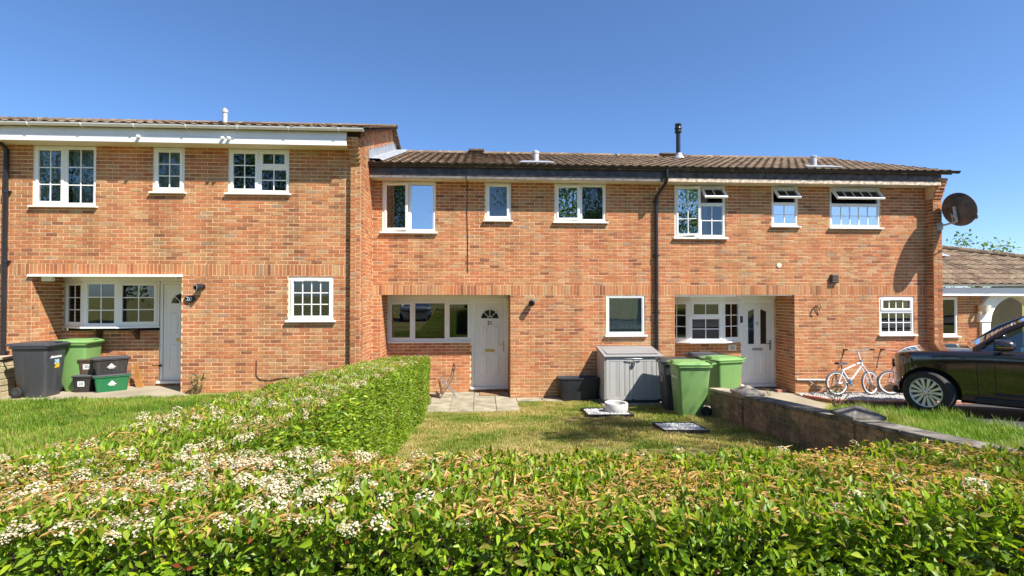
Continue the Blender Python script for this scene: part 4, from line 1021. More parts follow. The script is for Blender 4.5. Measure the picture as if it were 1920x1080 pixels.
def hedge(name, label, x0, x1, y0, y1, top, faces, dens, size, seed, near=0, simple=False, dry=.15, flowers=0, flower_fn=None, twigs=0):
    """clipped hedge: leaves over its faces, dark opaque core inside"""
    h = thing(name, ((x0+x1)/2, (y0+y1)/2, gz((x0+x1)/2, (y0+y1)/2)), label, 'hedge')
    g = np.random.default_rng(seed); Ps = []; Ns = []; tp = []
    for f in faces:
        if f == 't': A = (x1-x0)*(y1-y0)
        elif f in 'fb': A = (x1-x0)*1.05
        else: A = (y1-y0)*1.05
        n = int(A*dens*faces[f]); a, c = g.random(n), g.random(n)
        X = x0+(x1-x0)*a; Y = y0+(y1-y0)*(c if f == 't' else a)
        if f in 'fb': Y = np.full(n, y0 if f == 'f' else y1)
        if f in 'lr': X = np.full(n, x0 if f == 'l' else x1)
        tz = np.array([top(p, q) for p, q in zip(X, Y)])
        Z = tz if f == 't' else tz-c*1.05
        nn = dict(t=(0, 0, 1), f=(0, -1, 0), b=(0, 1, 0), l=(-1, 0, 0), r=(1, 0, 0))[f]; nn = np.tile(np.array(nn, float), (n, 1))
        P = np.stack([X, Y, Z], 1); d = vnoise(P, 2.2, seed)*.045+vnoise(P, 7, seed+3)*.022+(0 if f == 't' else 1)*vnoise(P, 1.0, seed+8)*.05
        dep = g.exponential(.028, n)
        P = P+nn*(d-dep+(.02 if f == 't' else .0))[:, None]
        # round the top edges a little
        Ps.append(P); Ns.append(nn); tp.append(np.full(n, f == 't'))
    P = np.concatenate(Ps); Nn = np.concatenate(Ns); tp = np.concatenate(tp); n = len(P)
    up = np.array([[0, 0, 1.]])
    D = norm(Nn*g.uniform(.1, 1.0, (n, 1))+g.normal(0, .55, (n, 3))+up*np.where(tp, .35, .25)[:, None])
    face = norm(Nn*.8+up*.5+g.normal(0, .5, (n, 3)))
    ln = size*g.uniform(.65, 1.3, n); wd = ln*g.uniform(.27, .42, n)
    C = greens(n, g)
    br = vnoise(P, .9, seed+9); C *= (1+.35*br)[:, None]
    yel = g.random(n) < .06; C[yel] = np.array([.26, .25, .04])*g.uniform(.7, 1.2, (yel.sum(), 1))
    red = g.random(n) < .005; C[red] = np.array([.24, .06, .02])
    big = (~tp) & (g.random(n) < .35); ln[big] *= g.uniform(1.0, 1.45, big.sum()); wd[big] *= 1.25
    # dry clippings lying in drifts on top
    dn = vnoise(P, 2.6, seed+20)+.9*vnoise(P, 9, seed+21)
    dm = tp & (dn > .10) & (g.random(n) < dry*1.3) | tp & (g.random(n) < dry*.46)
    m = dm.sum(); C[dm] = np.array([.56, .35, .135])*g.uniform(.55, 1.25, (m, 1))*np.array([[1, 1, 1]])
    D[dm] = norm(np.stack([g.normal(0, 1, m), g.normal(0, 1, m), g.normal(.05, .15, m)], 1)); face[dm] = norm(np.stack([g.normal(0, .4, m), g.normal(0, .4, m), np.ones(m)], 1))
    ln[dm] *= g.uniform(.4, 1.5, m); wd[dm] = np.minimum(ln[dm]*g.uniform(.05, .26, m), .0065); P[dm, 2] += .018
    kp = ~((P[:, 0] > 2.6) & (g.random(n) < .5)); P, D, face, ln, wd, C, dm, tp = P[kp], D[kp], face[kp], ln[kp], wd[kp], C[kp], dm[kp], tp[kp]; n = len(P)
    if twigs:      # bare woody gaps low in the front face
        hole = (~tp) & (vnoise(P, 2.1, seed+50)+.5*vnoise(P, 6, seed+51) > .16+.9*np.clip(P[:, 2]-1.18, 0, 1)*2.2) & (P[:, 1] < y0+.2)
        kp = ~(hole & (g.random(n) < .85)); P, D, face, ln, wd, C, dm, tp = P[kp], D[kp], face[kp], ln[kp], wd[kp], C[kp], dm[kp], tp[kp]; n = len(P)
    T, F = (DT, DF) if simple else (LT, LF)
    ch = np.zeros(n, bool)
    if near:
        dist = np.linalg.norm(P-np.array(CAM), axis=1)
        # only leaves the camera can see in front of the others
        ok = (~dm) & (np.abs(P[:, 0]) < (P[:, 1]+11.5)*.98) & (P[:, 2] > 1.05) & (g.random(n) < .35)
        idx = np.where(ok)[0]; idx = idx[np.argsort(dist[idx])][:near]; ch[idx] = True
    V, FF, CC = leaf_arrays(P[~ch], D[~ch], face[~ch], ln[~ch], wd[~ch], C[~ch], T, F)
    # opaque core; shade among the inner twigs is put into its dark colour
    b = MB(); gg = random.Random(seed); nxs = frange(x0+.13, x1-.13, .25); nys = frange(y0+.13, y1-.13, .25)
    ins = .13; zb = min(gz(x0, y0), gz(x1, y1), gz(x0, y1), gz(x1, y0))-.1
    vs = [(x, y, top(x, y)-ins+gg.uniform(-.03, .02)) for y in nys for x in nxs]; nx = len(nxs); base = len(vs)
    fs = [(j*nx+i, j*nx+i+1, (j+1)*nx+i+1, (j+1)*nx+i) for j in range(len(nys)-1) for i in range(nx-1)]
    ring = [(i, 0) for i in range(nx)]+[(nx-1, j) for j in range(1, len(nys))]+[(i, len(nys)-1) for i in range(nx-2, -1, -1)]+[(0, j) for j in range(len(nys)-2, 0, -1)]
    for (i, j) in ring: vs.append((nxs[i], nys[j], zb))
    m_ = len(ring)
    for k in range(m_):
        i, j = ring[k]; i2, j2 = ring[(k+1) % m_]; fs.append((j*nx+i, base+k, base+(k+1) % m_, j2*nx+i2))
    b.add(vs, fs); b.build('dark_core', 'interior', h)
    attr_mesh('foliage', V, FF, 'leaf', h, col_attr=CC, smooth=not simple, kind='stuff')
    base_ = WL[h.name]
    if near:
        me = bpy.data.meshes.new('leaf'); me.from_pydata([tuple(q*np.array([.44, 1, 1])) for q in LT], [], [tuple(f) for f in LF]); me.materials.append(M['leaf_o']); me.polygons.foreach_set('use_smooth', [True]*len(me.polygons))
        for i in np.where(ch)[0]:
            d = Vector(D[i]); x = d.cross(Vector(face[i])).normalized(); z = x.cross(d)
            mt = Matrix((x, d, z)).transposed().to_4x4(); o = bpy.data.objects.new('leaf', me)
            s = ln[i]; o.matrix_world = Matrix.Translation(Vector(P[i])-base_)@mt@Matrix.Diagonal((s, s, s, 1))
            o.color = (*C[i], 1); col.objects.link(o); o.parent = h
    if twigs:
        t = MB(); r = random.Random(seed+1)
        for i in range(twigs):
            x = r.uniform(x0, x1); y = y0+.12; z0 = top(x, y0)-r.uniform(.35, 1.0); p = Vector((x, y+r.uniform(-.03, .2), z0)); pts = [p]; d = Vector((r.uniform(-.7, .7), r.uniform(-.9, -.1), r.uniform(.0, 1))).normalized()
            for k in range(4): d = (d+Vector((r.uniform(-.5, .5), r.uniform(-.4, .2), r.uniform(-.2, .5)))).normalized(); p = p+d*r.uniform(.04, .09); pts.append(Vector((p.x, max(p.y, y0-.01), p.z)))
            w = r.uniform(.002, .006); t.tube(pts, [w*(1-.18*k) for k in range(5)], 4, caps=False)
        t.build('twigs', 'twig', h, fix=False, kind='stuff')
    if flowers:
        mes = []
        for q in range(3):
            n = 64; gq = np.random.default_rng(seed+q); th = gq.uniform(0, 6.28, n); rr_ = np.sqrt(gq.random(n)); R_ = .031
            Pq = np.stack([rr_*np.cos(th)*R_, rr_*np.sin(th)*R_, (1-rr_**2)*.024+gq.uniform(0, .012, n)], 1)
            nq = norm(np.stack([np.cos(th)*rr_*.5, np.sin(th)*rr_*.5, np.ones(n)], 1)+gq.normal(0, .3, (n, 3))); u, v = ortho(nq); w = gq.uniform(.0028, .0042, n)
            ang_ = np.arange(5)*2*math.pi/5
            Vq = Pq[:, None]+u[:, None]*(np.cos(ang_)[None, :, None]*w[:, None, None])+v[:, None]*(np.sin(ang_)[None, :, None]*w[:, None, None])
            Cq = np.array([.70, .62, .47])*gq.uniform(.7, 1.1, (n, 1)); Cq[gq.random(n) < .15] = (.42, .28, .14)
            me = bpy.data.meshes.new('flower_cluster'); me.from_pydata([tuple(p) for p in Vq.reshape(-1, 3)], [], [tuple(range(i*5, i*5+5)) for i in range(n)])
            a = me.color_attributes.new('Col', 'FLOAT_COLOR', 'POINT'); a.data.foreach_set('color', np.repeat(np.concatenate([Cq, np.ones((n, 1))], 1), 5, axis=0).astype(np.float32).ravel())
            me.materials.append(M['flower']); mes.append(me)
        r = random.Random(seed+5); k = 0; tries = 0
        fv = []; ff = []; fc = []; nv = 0
        while k < flowers and tries < 90000:
            tries += 1; x, y = r.uniform(x0-.02, x1+.02), r.uniform(y0-.03, y1+.02)
            if r.random() > flower_fn(x, y): continue
            pv = Vector((x, y, top(x, y))); dz = mnoise.noise(Vector((x*2.2+seed, y*2.2-seed, pv.z*2.2)))*.045+.022
            s = r.uniform(.45, 1.15); eu = Euler((r.uniform(-.5, .6), r.uniform(-.4, .4), r.uniform(0, 6))); lc = pv+Vector((0, 0, dz+r.uniform(-.022, .012)))
            if k < 300:
                o = bpy.data.objects.new('flower_cluster', mes[k % 3]); o.location = lc-base_; o.scale = (s, s, s); o.rotation_euler = eu; col.objects.link(o); o.parent = h
            else:
                me = mes[k % 3]; mt = Matrix.Translation(lc)@eu.to_matrix().to_4x4()@Matrix.Scale(s, 4); m3 = np.array(mt.to_3x3()); co = np.empty(len(me.vertices)*3, np.float32); me.vertices.foreach_get('co', co); co = co.reshape(-1, 3)@m3.T+np.array(lc)
                cl = np.empty(len(me.vertices)*4, np.float32); me.color_attributes['Col'].data.foreach_get('color', cl); fv.append(co); fc.append(cl.reshape(-1, 4)); ff.append(np.arange(len(co)).reshape(-1, 5)+nv); nv += len(co)
            k += 1
        if fv: attr_mesh('blossom', np.concatenate(fv), np.concatenate(ff), 'flower', h, col_attr=np.concatenate(fc), kind='stuff')
    return h
def htop(x, y): return SL*(-1.3-y)+.965+.065*sstep(-9.3, -5.5, y)
def ftop(x, y): return SL*(-1.3-y)+.96
def fl_front(x, y):
    v = mnoise.noise(Vector((x*2.2+4, y*3.4, 1.7)))+.8*mnoise.noise(Vector((x*7+1, y*8, 3.1)))
    base = 1-.94*sstep(-.75, .15, x)
    return (.26+max(0, min(1, (v-.12)*1.5)))*base
hedge('flowering_hedge', 'clipped green hedge in the foreground with cream blossom and dry clippings on top', -1.95, 4.25, -10.15, -9.42, ftop,
      dict(t=1.0, f=1.0, b=.4, l=.4, r=.2), 11500, .032, 41, near=300, dry=.46, flowers=430, flower_fn=fl_front, twigs=900)
def fl_side(x, y):
    v = mnoise.noise(Vector((x*2.5+9, y*1.6, 4.7)))+.8*mnoise.noise(Vector((x*7+9, y*6, 4.7)))
    return (.24+max(0, min(1, (v-.12)*1.5)))*(1.0 if y < -5 else .45)*(1.3 if x > -1.35 else .7)
hedge('flowering_hedge', 'long clipped hedge running from the foreground back to the patio chair', -1.88, -1.07, -9.40, -.55, htop,
      dict(t=1.0, r=1.0, l=.35, b=.8), 6800, .037, 43, dry=.46, simple=True, flowers=400, flower_fn=fl_side)
# ------------------------------------------------------------------ grass
def grass(name, label, n, pick, hgt, cols, seed, zf=gz, wd=.0035, clump=0.):
    g = np.random.default_rng(seed); P = []
    while len(P) < n:
        x, y = pick(g)
        if x is None: continue
        P.append((x, y, zf(x, y)-.028))
    P = np.array(P); a = g.uniform(0, 6.283, n); H = hgt(P, g)*np.clip(1+1.1*vnoise(P, 3.1, seed+5)+.5*vnoise(P, .8, seed+6), .45, 2.2); lean = g.uniform(.1, .7, n)*H
    nz = vnoise(P, 1.1, seed)+.5*vnoise(P, 4, seed+2); t = np.clip(nz*.9+.5+g.normal(0, .22, n), 0, .999)
    cols = np.array(cols); f = t*(len(cols)-1); i = f.astype(int); fr = (f-i)[:, None]; C = cols[i]*(1-fr)+cols[np.minimum(i+1, len(cols)-1)]*fr; C *= g.uniform(.75, 1.25, (n, 1))
    dx, dy = np.cos(a), np.sin(a); W = wd*g.uniform(.7, 1.4, n)
    s = np.stack([-dy*W, dx*W, np.zeros(n)], 1)
    mid = P+np.stack([dx*lean*.35, dy*lean*.35, H*.6], 1); tip = P+np.stack([dx*lean, dy*lean, H*(1-.12*lean/H)], 1)
    V = np.stack([P-s, P+s, mid+s*.75, mid-s*.75, tip+s*.15, tip-s*.15], 1).reshape(-1, 3)
    F = (np.array([(0, 1, 2, 3), (3, 2, 4, 5)])[None]+np.arange(n)[:, None, None]*6).reshape(-1, 4)
    CC = np.repeat(np.concatenate([C, np.ones((n, 1))], 1), 6, axis=0)
    return attr_mesh(name, V, F, 'grass', None, col_attr=CC, label=label, cat='grass', kind='stuff')
def pk_mid(g):
    x, y = g.uniform(-1.15, 4.32), -1.245-(3.6*g.random()**.85 if g.random() < .66 else 3.2+5.0*g.random())
    if x > .8 and g.random() < .25: y = g.uniform(-1.3, -.36)
    if x > 2.5 and y > -.88: return None, None
    if inside(tray1, x, y) or inside(tray2, x, y): return None, None
    return x, y
tray1 = [(2.02, -1.25), (2.86, -1.30), (2.82, -2.2), (1.96, -2.15)]; tray2 = [(2.86, -3.05), (3.55, -3.12), (3.5, -3.85), (2.80, -3.78)]
grass('lawn_grass', 'short sun-dried lawn between hedge and low brick wall', 98000, pk_mid, lambda P, g: g.uniform(.018, .045, len(P)), [(.13, .22, .02), (.25, .29, .05), (.40, .34, .12), (.50, .41, .18)], 61)
def pk_left(g):
    x, y = g.uniform(-11, -1.75), -1.3-g.random()**1.3*7.5
    if y > -2.0+(x+9)*.19 and x < -5.5: return None, None
    if x > -9.3 and x < -8.9: return None, None
    return x, y
grass('lawn_grass', 'lush green lawn left of the long hedge', 110000, pk_left, lambda P, g: g.uniform(.03, .075, len(P)), [(.09, .18, .012), (.15, .25, .02), (.21, .31, .035), (.30, .30, .08)], 62)
gpoly = [(4.54, -9.3), (4.54, -3.0), (6.4, -2.35), (7.1, -1.55), (7.7, -1.45), (8.0, -1.9), (8.12, -3), (7.9, -4.6), (7.7, -9.3)]
def pk_right(g):
    x, y = g.uniform(4.5, 8.2), -1.3-g.random()**1.2*7
    return (x, y) if inside(gpoly, x, y) else (None, None)
grass('verge_grass', 'tall unmown grass between the brick wall and the car', 52000, pk_right, lambda P, g: g.uniform(.05, .16, len(P))*(1+.4*(g.random(len(P)) < .05)), [(.11, .22, .02), (.17, .30, .03), (.24, .33, .05), (.30, .32, .10)], 63)
# ------------------------------------------------------------------ bins and boxes
def loftY(b, rings):
    n = len(rings[0]); b.add([p for r in rings for p in r], [(k*n+i, k*n+(i+1) % n, (k+1)*n+(i+1) % n, (k+1)*n+i) for k in range(len(rings)-1) for i in range(n)] + [tuple(range(n-1, -1, -1)), tuple((len(rings)-1)*n+i for i in range(n))])
def rrect(hx, y0, y1, z, r=.05, n=3, zfun=None):
    out = []
    for cx_, cy_, a0 in ((hx-r, y0+r, -90), (hx-r, y1-r, 0), (-hx+r, y1-r, 90), (-hx+r, y0+r, 180)):
        for i in range(n+1):
            a = R(a0+90*i/n); out.append((cx_+r*math.cos(a), cy_+r*math.sin(a), z))
    return out
def wheelie_bin(label, loc, rot, mat, lidmat=None, number=None, sticker=None, s=1.0):
    t = thing('wheelie_bin', loc, label, 'bin', rot, 'wheelie bins'); lidmat = lidmat or mat
    b = MB(); loftY(b, [rrect(.205, -.24, .10, .0, .05), rrect(.215, -.245, .14, .08, .05), rrect(.23, -.262, .255, .32, .05), rrect(.262, -.30, .30, .86, .05), rrect(.268, -.305, .305, .94, .05)])
    b.build('body', mat, t, smooth=True, local=True)
    b = MB(); loftY(b, [rrect(.27, -.308, .308, .905, .05), rrect(.295, -.335, .335, .92, .05), rrect(.295, -.335, .335, .948, .05), rrect(.27, -.31, .31, .95, .05)]); b.build('rim', mat, t, smooth=True, local=True)
    b = MB(); loftY(b, [rrect(.30, -.36, .30, .952, .05), rrect(.305, -.365, .30, .975, .05), rrect(.285, -.33, .28, 1.0, .05), rrect(.20, -.22, .22, 1.022, .05), rrect(.16, -.18, .18, 1.024, .04)])
    lid = b.build('lid', lidmat, t, smooth=True, local=True)
    b = MB(); b.tube([(-.08, -.30, 1.0), (-.08, -.33, 1.02), (.08, -.33, 1.02), (.08, -.30, 1.0)], .012, 6); b.build('lid_grip', lidmat, lid, local=True)
    b = MB(); b.tube([(-.22, .33, .965), (-.22, .41, .985), (.22, .41, .985), (.22, .33, .965)], .018, 8); b.build('handle', mat, t, smooth=True, local=True)
    for sx in (-1, 1):
        b = MB(); b.lathe([(.03, -.022), (.085, -.026), (.1, -.015), (.1, .015), (.085, .026), (.03, .022)], 20, (sx*.235, .22, .10), (1, 0, 0), True); w = b.build('wheel', 'rubber', t, smooth=True, local=True)
        b = MB(); b.lathe([(0, .024), (.045, .024), (.05, .014), (.05, -.014), (.045, -.024), (0, -.024)], 14, (sx*.235, .22, .10), (1, 0, 0)); b.build('hub', 'bin_grey', w, smooth=True, local=True)
    b = MB(); b.tube([(-.235, .22, .10), (.235, .22, .10)], .012, 6); b.build('axle', 'steel', t, local=True)
    fr = lambda z: -.262-(z-.32)*.07-.004                # front face y at height z
    if number:
        col_, sz, zc = number[1], number[2], number[3]
        text_mesh(number[0], sz, lambda x, y, z: (x+number[4], fr(zc+y)-z, zc+y), 'bin_number', col_, t, bold=.004)
        if len(number) > 5: text_mesh(number[0], sz, lambda x, y, z: (x+number[4]+.015, fr(zc-.075+y)-z, zc-.075+y), 'bin_number', number[5], t, bold=.006)
    if sticker:
        b = MB(); z0 = sticker
        for (x0, x1, z, h_) in ((-.13, .13, z0, .012), (-.10, .13, z0+.02, .012)): b.box(x0, x1, fr(z)-.002, fr(z)+.01, z, z+h_)
        b.prism([(-.145, z0+.0), (-.10, z0+.045), (-.08, z0+.0)], lambda x, z, d: (x, fr(z)+d, z), -.003, .01)
        b.build('council_logo', 'white', t, local=True)
    return t
wheelie_bin('dark grey wheelie bin by the buff stone wall, marked 20 in yellow and blue', (-8.36, -1.23, .39), R(93), 'bin_grey', None, ('20', 'cyan', .11, .64, .02, 'yellow'), .72)
wheelie_bin('light green wheelie bin tucked behind the dark bin in the left porch', (-8.12, -.62, .39), R(94), 'bin_green', None, ('20', 'yellow', .10, .50, .1))
gb = wheelie_bin('foremost light green wheelie bin at the end of the low brick wall', (3.96, -1.98, gz(3.9, -2)-.02), R(-92), 'bin_green', None, ('21', 'dull_white', .17, .52, -.02), .70)
wheelie_bin('dark grey wheelie bin squeezed between grey storage box and foremost green bin', (3.96, -1.28, .0), R(-95), 'bin_grey', None, ('21', 'dull_white', .16, .60, 0))
wheelie_bin('light green wheelie bin behind the start of the low brick wall', (5.05, -1.05, .0), R(-75), 'bin_green', None)
wheelie_bin('dark grey wheelie bin under the bow window of the right-hand house', (4.95, -.42, .0), R(-84), 'bin_grey')
def crate(name, label, loc, rot, w, d, h, mat, lidmat, tag_=None, logo=True, group='recycling boxes', tagface='x', handle=True):
    t = thing(name, loc, label, 'box', rot, group)
    b = MB(); loftY(b, [rrect(w*.43, -d*.43, d*.43, 0, .03), rrect(w*.5, -d*.5, d*.5, h*.92, .03)]); b.build('body', mat, t, smooth=True, local=True)
    b = MB(); loftY(b, [rrect(w*.52, -d*.52, d*.52, h*.86, .03), rrect(w*.535, -d*.535, d*.535, h*.87, .03), rrect(w*.535, -d*.535, d*.535, h*.93, .03), rrect(w*.5, -d*.5, d*.5, h*.93, .03)]); b.build('rim', mat, t, smooth=True, local=True)
    if lidmat:
        b = MB(); loftY(b, [rrect(w*.54, -d*.54, d*.54, h*.932, .03), rrect(w*.55, -d*.55, d*.55, h*.96, .03), rrect(w*.50, -d*.50, d*.50, h*1.0, .03), rrect(w*.3, -d*.3, d*.3, h*1.02, .03)]); b.build('lid', lidmat, t, smooth=True, local=True)
    if handle:
        for s_ in (-1, 1):
            b = MB(); b.tube([(s_*w*.5, -.06, h*.84), (s_*(w*.5+.03), -.06, h*.82), (s_*(w*.5+.03), .06, h*.82), (s_*w*.5, .06, h*.84)], .009, 6); b.build('handle', mat, t, local=True)
    sy = lambda z: -d*(.43+.07*z/h/.92)-.003
    sx = lambda z: -w*(.43+.07*z/h/.92)-.003
    if tag_:
        z0 = h*.5
        b = MB()
        if tagface == 'y': b.prism([(-.06, z0-.05), (.06, z0-.05), (.06, z0+.05), (-.06, z0+.05)], lambda x, z, q: (x, sy(z)+q, z), -.001, .006)
        else: b.prism([(-.06, z0-.05), (.06, z0-.05), (.06, z0+.05), (-.06, z0+.05)], lambda y, z, q: (sx(z)+q, y, z), -.001, .006)
        st = b.build('number_sticker', 'white', t, local=True)
        if tagface == 'y': text_mesh(tag_, .08, lambda x, y, z: (x, sy(z0+y)-.002-z, z0+y), 'sticker_number', 'black', st)
        else: text_mesh(tag_, .08, lambda x, y, z: (sx(z0+y)-.002-z, -x, z0+y), 'sticker_number', 'black', st)
    if logo:
        b = MB(); z0 = h*.5; f = lambda x, z, q: (x, sy(z)+q, z)
        b.prism([(-.05, z0), (0, z0+.055), (.05, z0)], f, -.001, .006); b.prism([(-.075, z0-.022), (.075, z0-.022), (.06, z0-.008), (-.06, z0-.008)], f, -.001, .006); b.prism([(-.045, z0-.045), (.045, z0-.045), (.045, z0-.033), (-.045, z0-.033)], f, -.001, .006)
        b.build('recycling_logo', 'white', t, local=True)
    return t
crate('recycling_box', 'green recycling box with dark lid on the path, under the big black box', (-7.40, -.72, .39), R(38), .56, .40, .33, 'bin_green_d', 'shed_dark')
crate('recycling_box', 'big black lidded box marked 20 stacked on the green recycling box', (-7.43, -.70, .725), R(38), .56, .40, .33, 'box_black', 'shed_dark', '20')
crate('food_caddy', 'small black lidded caddy marked 20 standing on the path beside the green box', (-7.83, -.80, .39), R(4), .32, .30, .33, 'box_black', 'shed_dark', '20', False, tagface='y')
crate('food_caddy', 'brown lidded caddy marked 20 on top of the small black caddy', (-7.80, -.72, .728), R(6), .30, .28, .30, 'box_brown', 'box_brown', '20', False, tagface='y')
b = MB(); b.prism([(-7.12, .39), (-6.98, .39), (-7.10, .86), (-7.16, .86)], lambda x, z, y: (x, y, z), -.42, -.40); b.build('leaning_board', 'orange_board', label='rusty orange board leaning on the wall behind the recycling boxes', cat='board')
b = MB(); b.box(-8.75, -8.25, -1.80, -1.62, .39, .398); b.build('drain_cover', 'mat', label='small rusty drain cover set in the path at the left edge', cat='drain cover')
# ------------------------------------------------------------------ storage box
st = thing('garden_store', (3.235, -.45, 0), 'grey resin storage box with double doors against the brick wall', 'storage box')
def sb(name, mat, *boxes, bevel=.006, parent=st, **k):
    b = MB()
    for q in boxes: b.box(*q)
    return b.build(name, mat, parent, bevel=bevel, **k)
X0, X1, YF, YB = 2.62, 3.85, -.76, -.06
sb('base', 'shed_dark', (X0+.02, X1-.02, YF+.02, YB-.02, .005, .06))
for s_, xx in ((0, X0), (1, X1)):
    b = MB(); xa, xb = (xx, xx+.03) if s_ == 0 else (xx-.03, xx); b.prism([(YF, .03), (YF, .985), (YB, 1.08), (YB, .03)], lambda y, z, x: (x, y, z), xa, xb); sp = b.build('side_panel', 'shed', st, bevel=.006)
    for k in range(4): sb('batten', 'shed', ((xa-.004, xa+.002) if s_ == 0 else (xb-.002, xb+.004)) + (YF+.10+k*.15, YF+.17+k*.15, .08, .93), parent=sp, bevel=.002)
sb('back_panel', 'shed', (X0+.03, X1-.03, YB-.03, YB, .03, 1.05))
mid_x = (X0+X1)/2
for a, c in ((X0+.035, mid_x-.004), (mid_x+.004, X1-.035)):
    d = sb('door', 'shed', (a, c, YF, YF+.025, .065, .965))
    sb('door_frame', 'shed', (a, a+.07, YF-.012, YF-.001, .07, .96), (c-.07, c, YF-.012, YF-.001, .07, .96), (a+.07, c-.07, YF-.012, YF-.001, .07, .15), (a+.07, c-.07, YF-.012, YF-.001, .89, .96), parent=d, bevel=.003)
    w = (c-a-.14); x = a+.075
    for q in (.16, .04, .04, .12, .02, .1):
        ww = w*q/.49; sb('board', 'shed', (x, x+ww-.006, YF-.008, YF-.001, .155, .885), parent=d, bevel=.002); x += ww
for xx in (X0+.01, mid_x-.03, X1-.08): sb('hinge', 'shed_dark', (xx, xx+.07, YF-.02, YF+.0, .03, .09), bevel=.003)
b = MB(); b.prism([(YF-.05, .985), (YF-.045, 1.02), (YB-.02, 1.145), (YB+.0, 1.145), (YB+.0, 1.09), (YF-.02, .972)], lambda y, z, x: (x, y, z), X0-.025, X1+.025); lid = b.build('lid', 'shed_top', st, bevel=.01)
for xa, xb in ((X0+.06, X1-.06),):
    b = MB(); b.prism([(YF+.03, 1.046), (YF+.03, 1.054), (YB-.06, 1.14), (YB-.06, 1.132)], lambda y, z, x: (x, y, z), xa, xb); b.build('lid_panel', 'shed_top', lid, bevel=.003)
b = MB(); b.tube([(mid_x-.16, YF-.045, .945), (mid_x-.02, YF-.06, .952), (mid_x+.18, YF-.045, .948)], .009, 6); b.tube([(mid_x, YF-.05, .95), (mid_x+.01, YF-.05, .86), (mid_x+.005, YF-.03, .76)], .008, 6); b.box(mid_x-.025, mid_x+.025, YF-.06, YF-.012, .80, .86); b.build('latch', 'steel', st)
t = thing('dark_tub_shape', (2.16, -.22, 0), 'unidentified dark object built as a plain tub against the wall left of the grey storage box', 'tub')  # plain tub form for a dark object of unknown identity
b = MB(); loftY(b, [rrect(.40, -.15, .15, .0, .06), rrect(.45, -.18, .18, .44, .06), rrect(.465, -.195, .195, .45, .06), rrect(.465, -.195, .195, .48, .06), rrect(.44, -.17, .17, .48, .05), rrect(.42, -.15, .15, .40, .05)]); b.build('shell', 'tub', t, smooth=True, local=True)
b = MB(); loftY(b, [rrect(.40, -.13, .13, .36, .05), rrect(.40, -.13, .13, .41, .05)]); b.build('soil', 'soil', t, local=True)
# ------------------------------------------------------------------ wall lamps
def spot(label, loc, ring='black', tilt=-.2):
    t = thing('wall_lamp', loc, label, 'wall lamp', 0, 'round black lamps on the facades')
    b = MB(); b.lathe([(0, 0), (.05, 0), (.05, .02), (.03, .02), (.03, .06)], 16, (0, 0, 0), (0, -1, 0)); b.build('wall_plate', 'black', t, smooth=True, local=True)
    b = MB(); b.lathe([(0, 0), (.055, 0), (.068, .02), (.068, .13), (.058, .135), (.052, .10), (0, .09)], 20, (0, -.05, 0), (tilt, -1, -.12)); b.build('lamp_shade', 'black', t, smooth=True, local=True)
    b = MB(); b.lathe([(.045, 0), (.06, .002), (.06, .01), (.045, .012)], 20, Vector((0, -.05, 0))+Vector((tilt, -1, -.12)).normalized()*.125, (tilt, -1, -.12)); b.build('lens_ring', ring, t, smooth=True, local=True)
spot('round black lamp on the middle house wall right of the door numbered 21', (1.14, -.006, 2.13), tilt=-.1)
spot('round black lamp with pale ring above the oval plaque of the left house', (-5.49, -1.006, 2.46), 'dull_white', tilt=-.5)
t = thing('wall_lamp', (13.93, 1.99, 1.92), 'pale half-round wall lamp beside the white arch of the bungalow', 'wall lamp')
b = MB(); b.lathe([(.13, .10), (.14, .10), (.13, -.08), (.12, -.08)], 16, (0, -.12, 0), (0, 0, 1), True); b.build('lamp_shade', 'cream_wall', t, smooth=True, local=True)
b = MB(); b.tube([(0, 0, -.15), (0, -.12, -.14), (0, -.12, .05)], .015, 6); b.build('bracket', 'brass', t, local=True)
# ------------------------------------------------------------------ satellite dish
dt = thing('satellite_dish', (10.76, -.10, 3.90), 'large weathered brown satellite dish on the corner of the right-hand house', 'satellite dish')
c0 = Vector((10.78, -.59, 4.231)); n0 = Vector((.96, .10, .28)).normalized()
b = MB(); b.lathe([(0, -.10), (.10, -.094), (.2, -.071), (.3, -.032), (.372, .005), (.385, .012), (.385, .020), (.37, .018), (.3, -.020), (.2, -.058), (.1, -.082), (0, -.088)], 40, c0, n0); b.build('reflector', 'dish', dt, smooth=True)
b = MB(); bk = c0-n0*.10; sd = n0.cross(Vector((0, 0, 1))).normalized(); upv = sd.cross(n0)
b.tube([bk+upv*.10, bk-upv*.26-n0*.03], .032, 6); b.tube([bk-upv*.05-sd*.10, bk-upv*.05-sd*.10-upv*.22, bk-upv*.22], .014, 6); b.tube([bk-upv*.05, bk-n0*.08-upv*.12], .03, 8); b.build('rear_bracket', 'galv', dt)
b = MB(); b.tube([(10.72, -.10, 3.90), bk-n0*.05-upv*.25, bk-n0*.02-upv*.18], .022, 8); b.box(10.62, 10.76, -.225, -.205, 3.82, 3.98); b.build('wall_mount', 'galv', dt)
fe = c0+n0*.42-upv*.30; b = MB(); b.tube([c0-upv*.37, fe], .012, 8); b.tube([fe+upv*.02, fe-n0*.05-upv*.10, fe-n0*.14-upv*.06, fe-n0*.2-upv*.0], .006, 5); b.build('feed_arm', 'dull_white', dt)
b = MB(); b.lathe([(0, 0), (.03, 0), (.034, .07), (0, .08)], 10, fe, -n0+upv*.6); b.tube([fe, fe+upv*.06], .03, 8); b.build('receiver_head', 'black', dt)
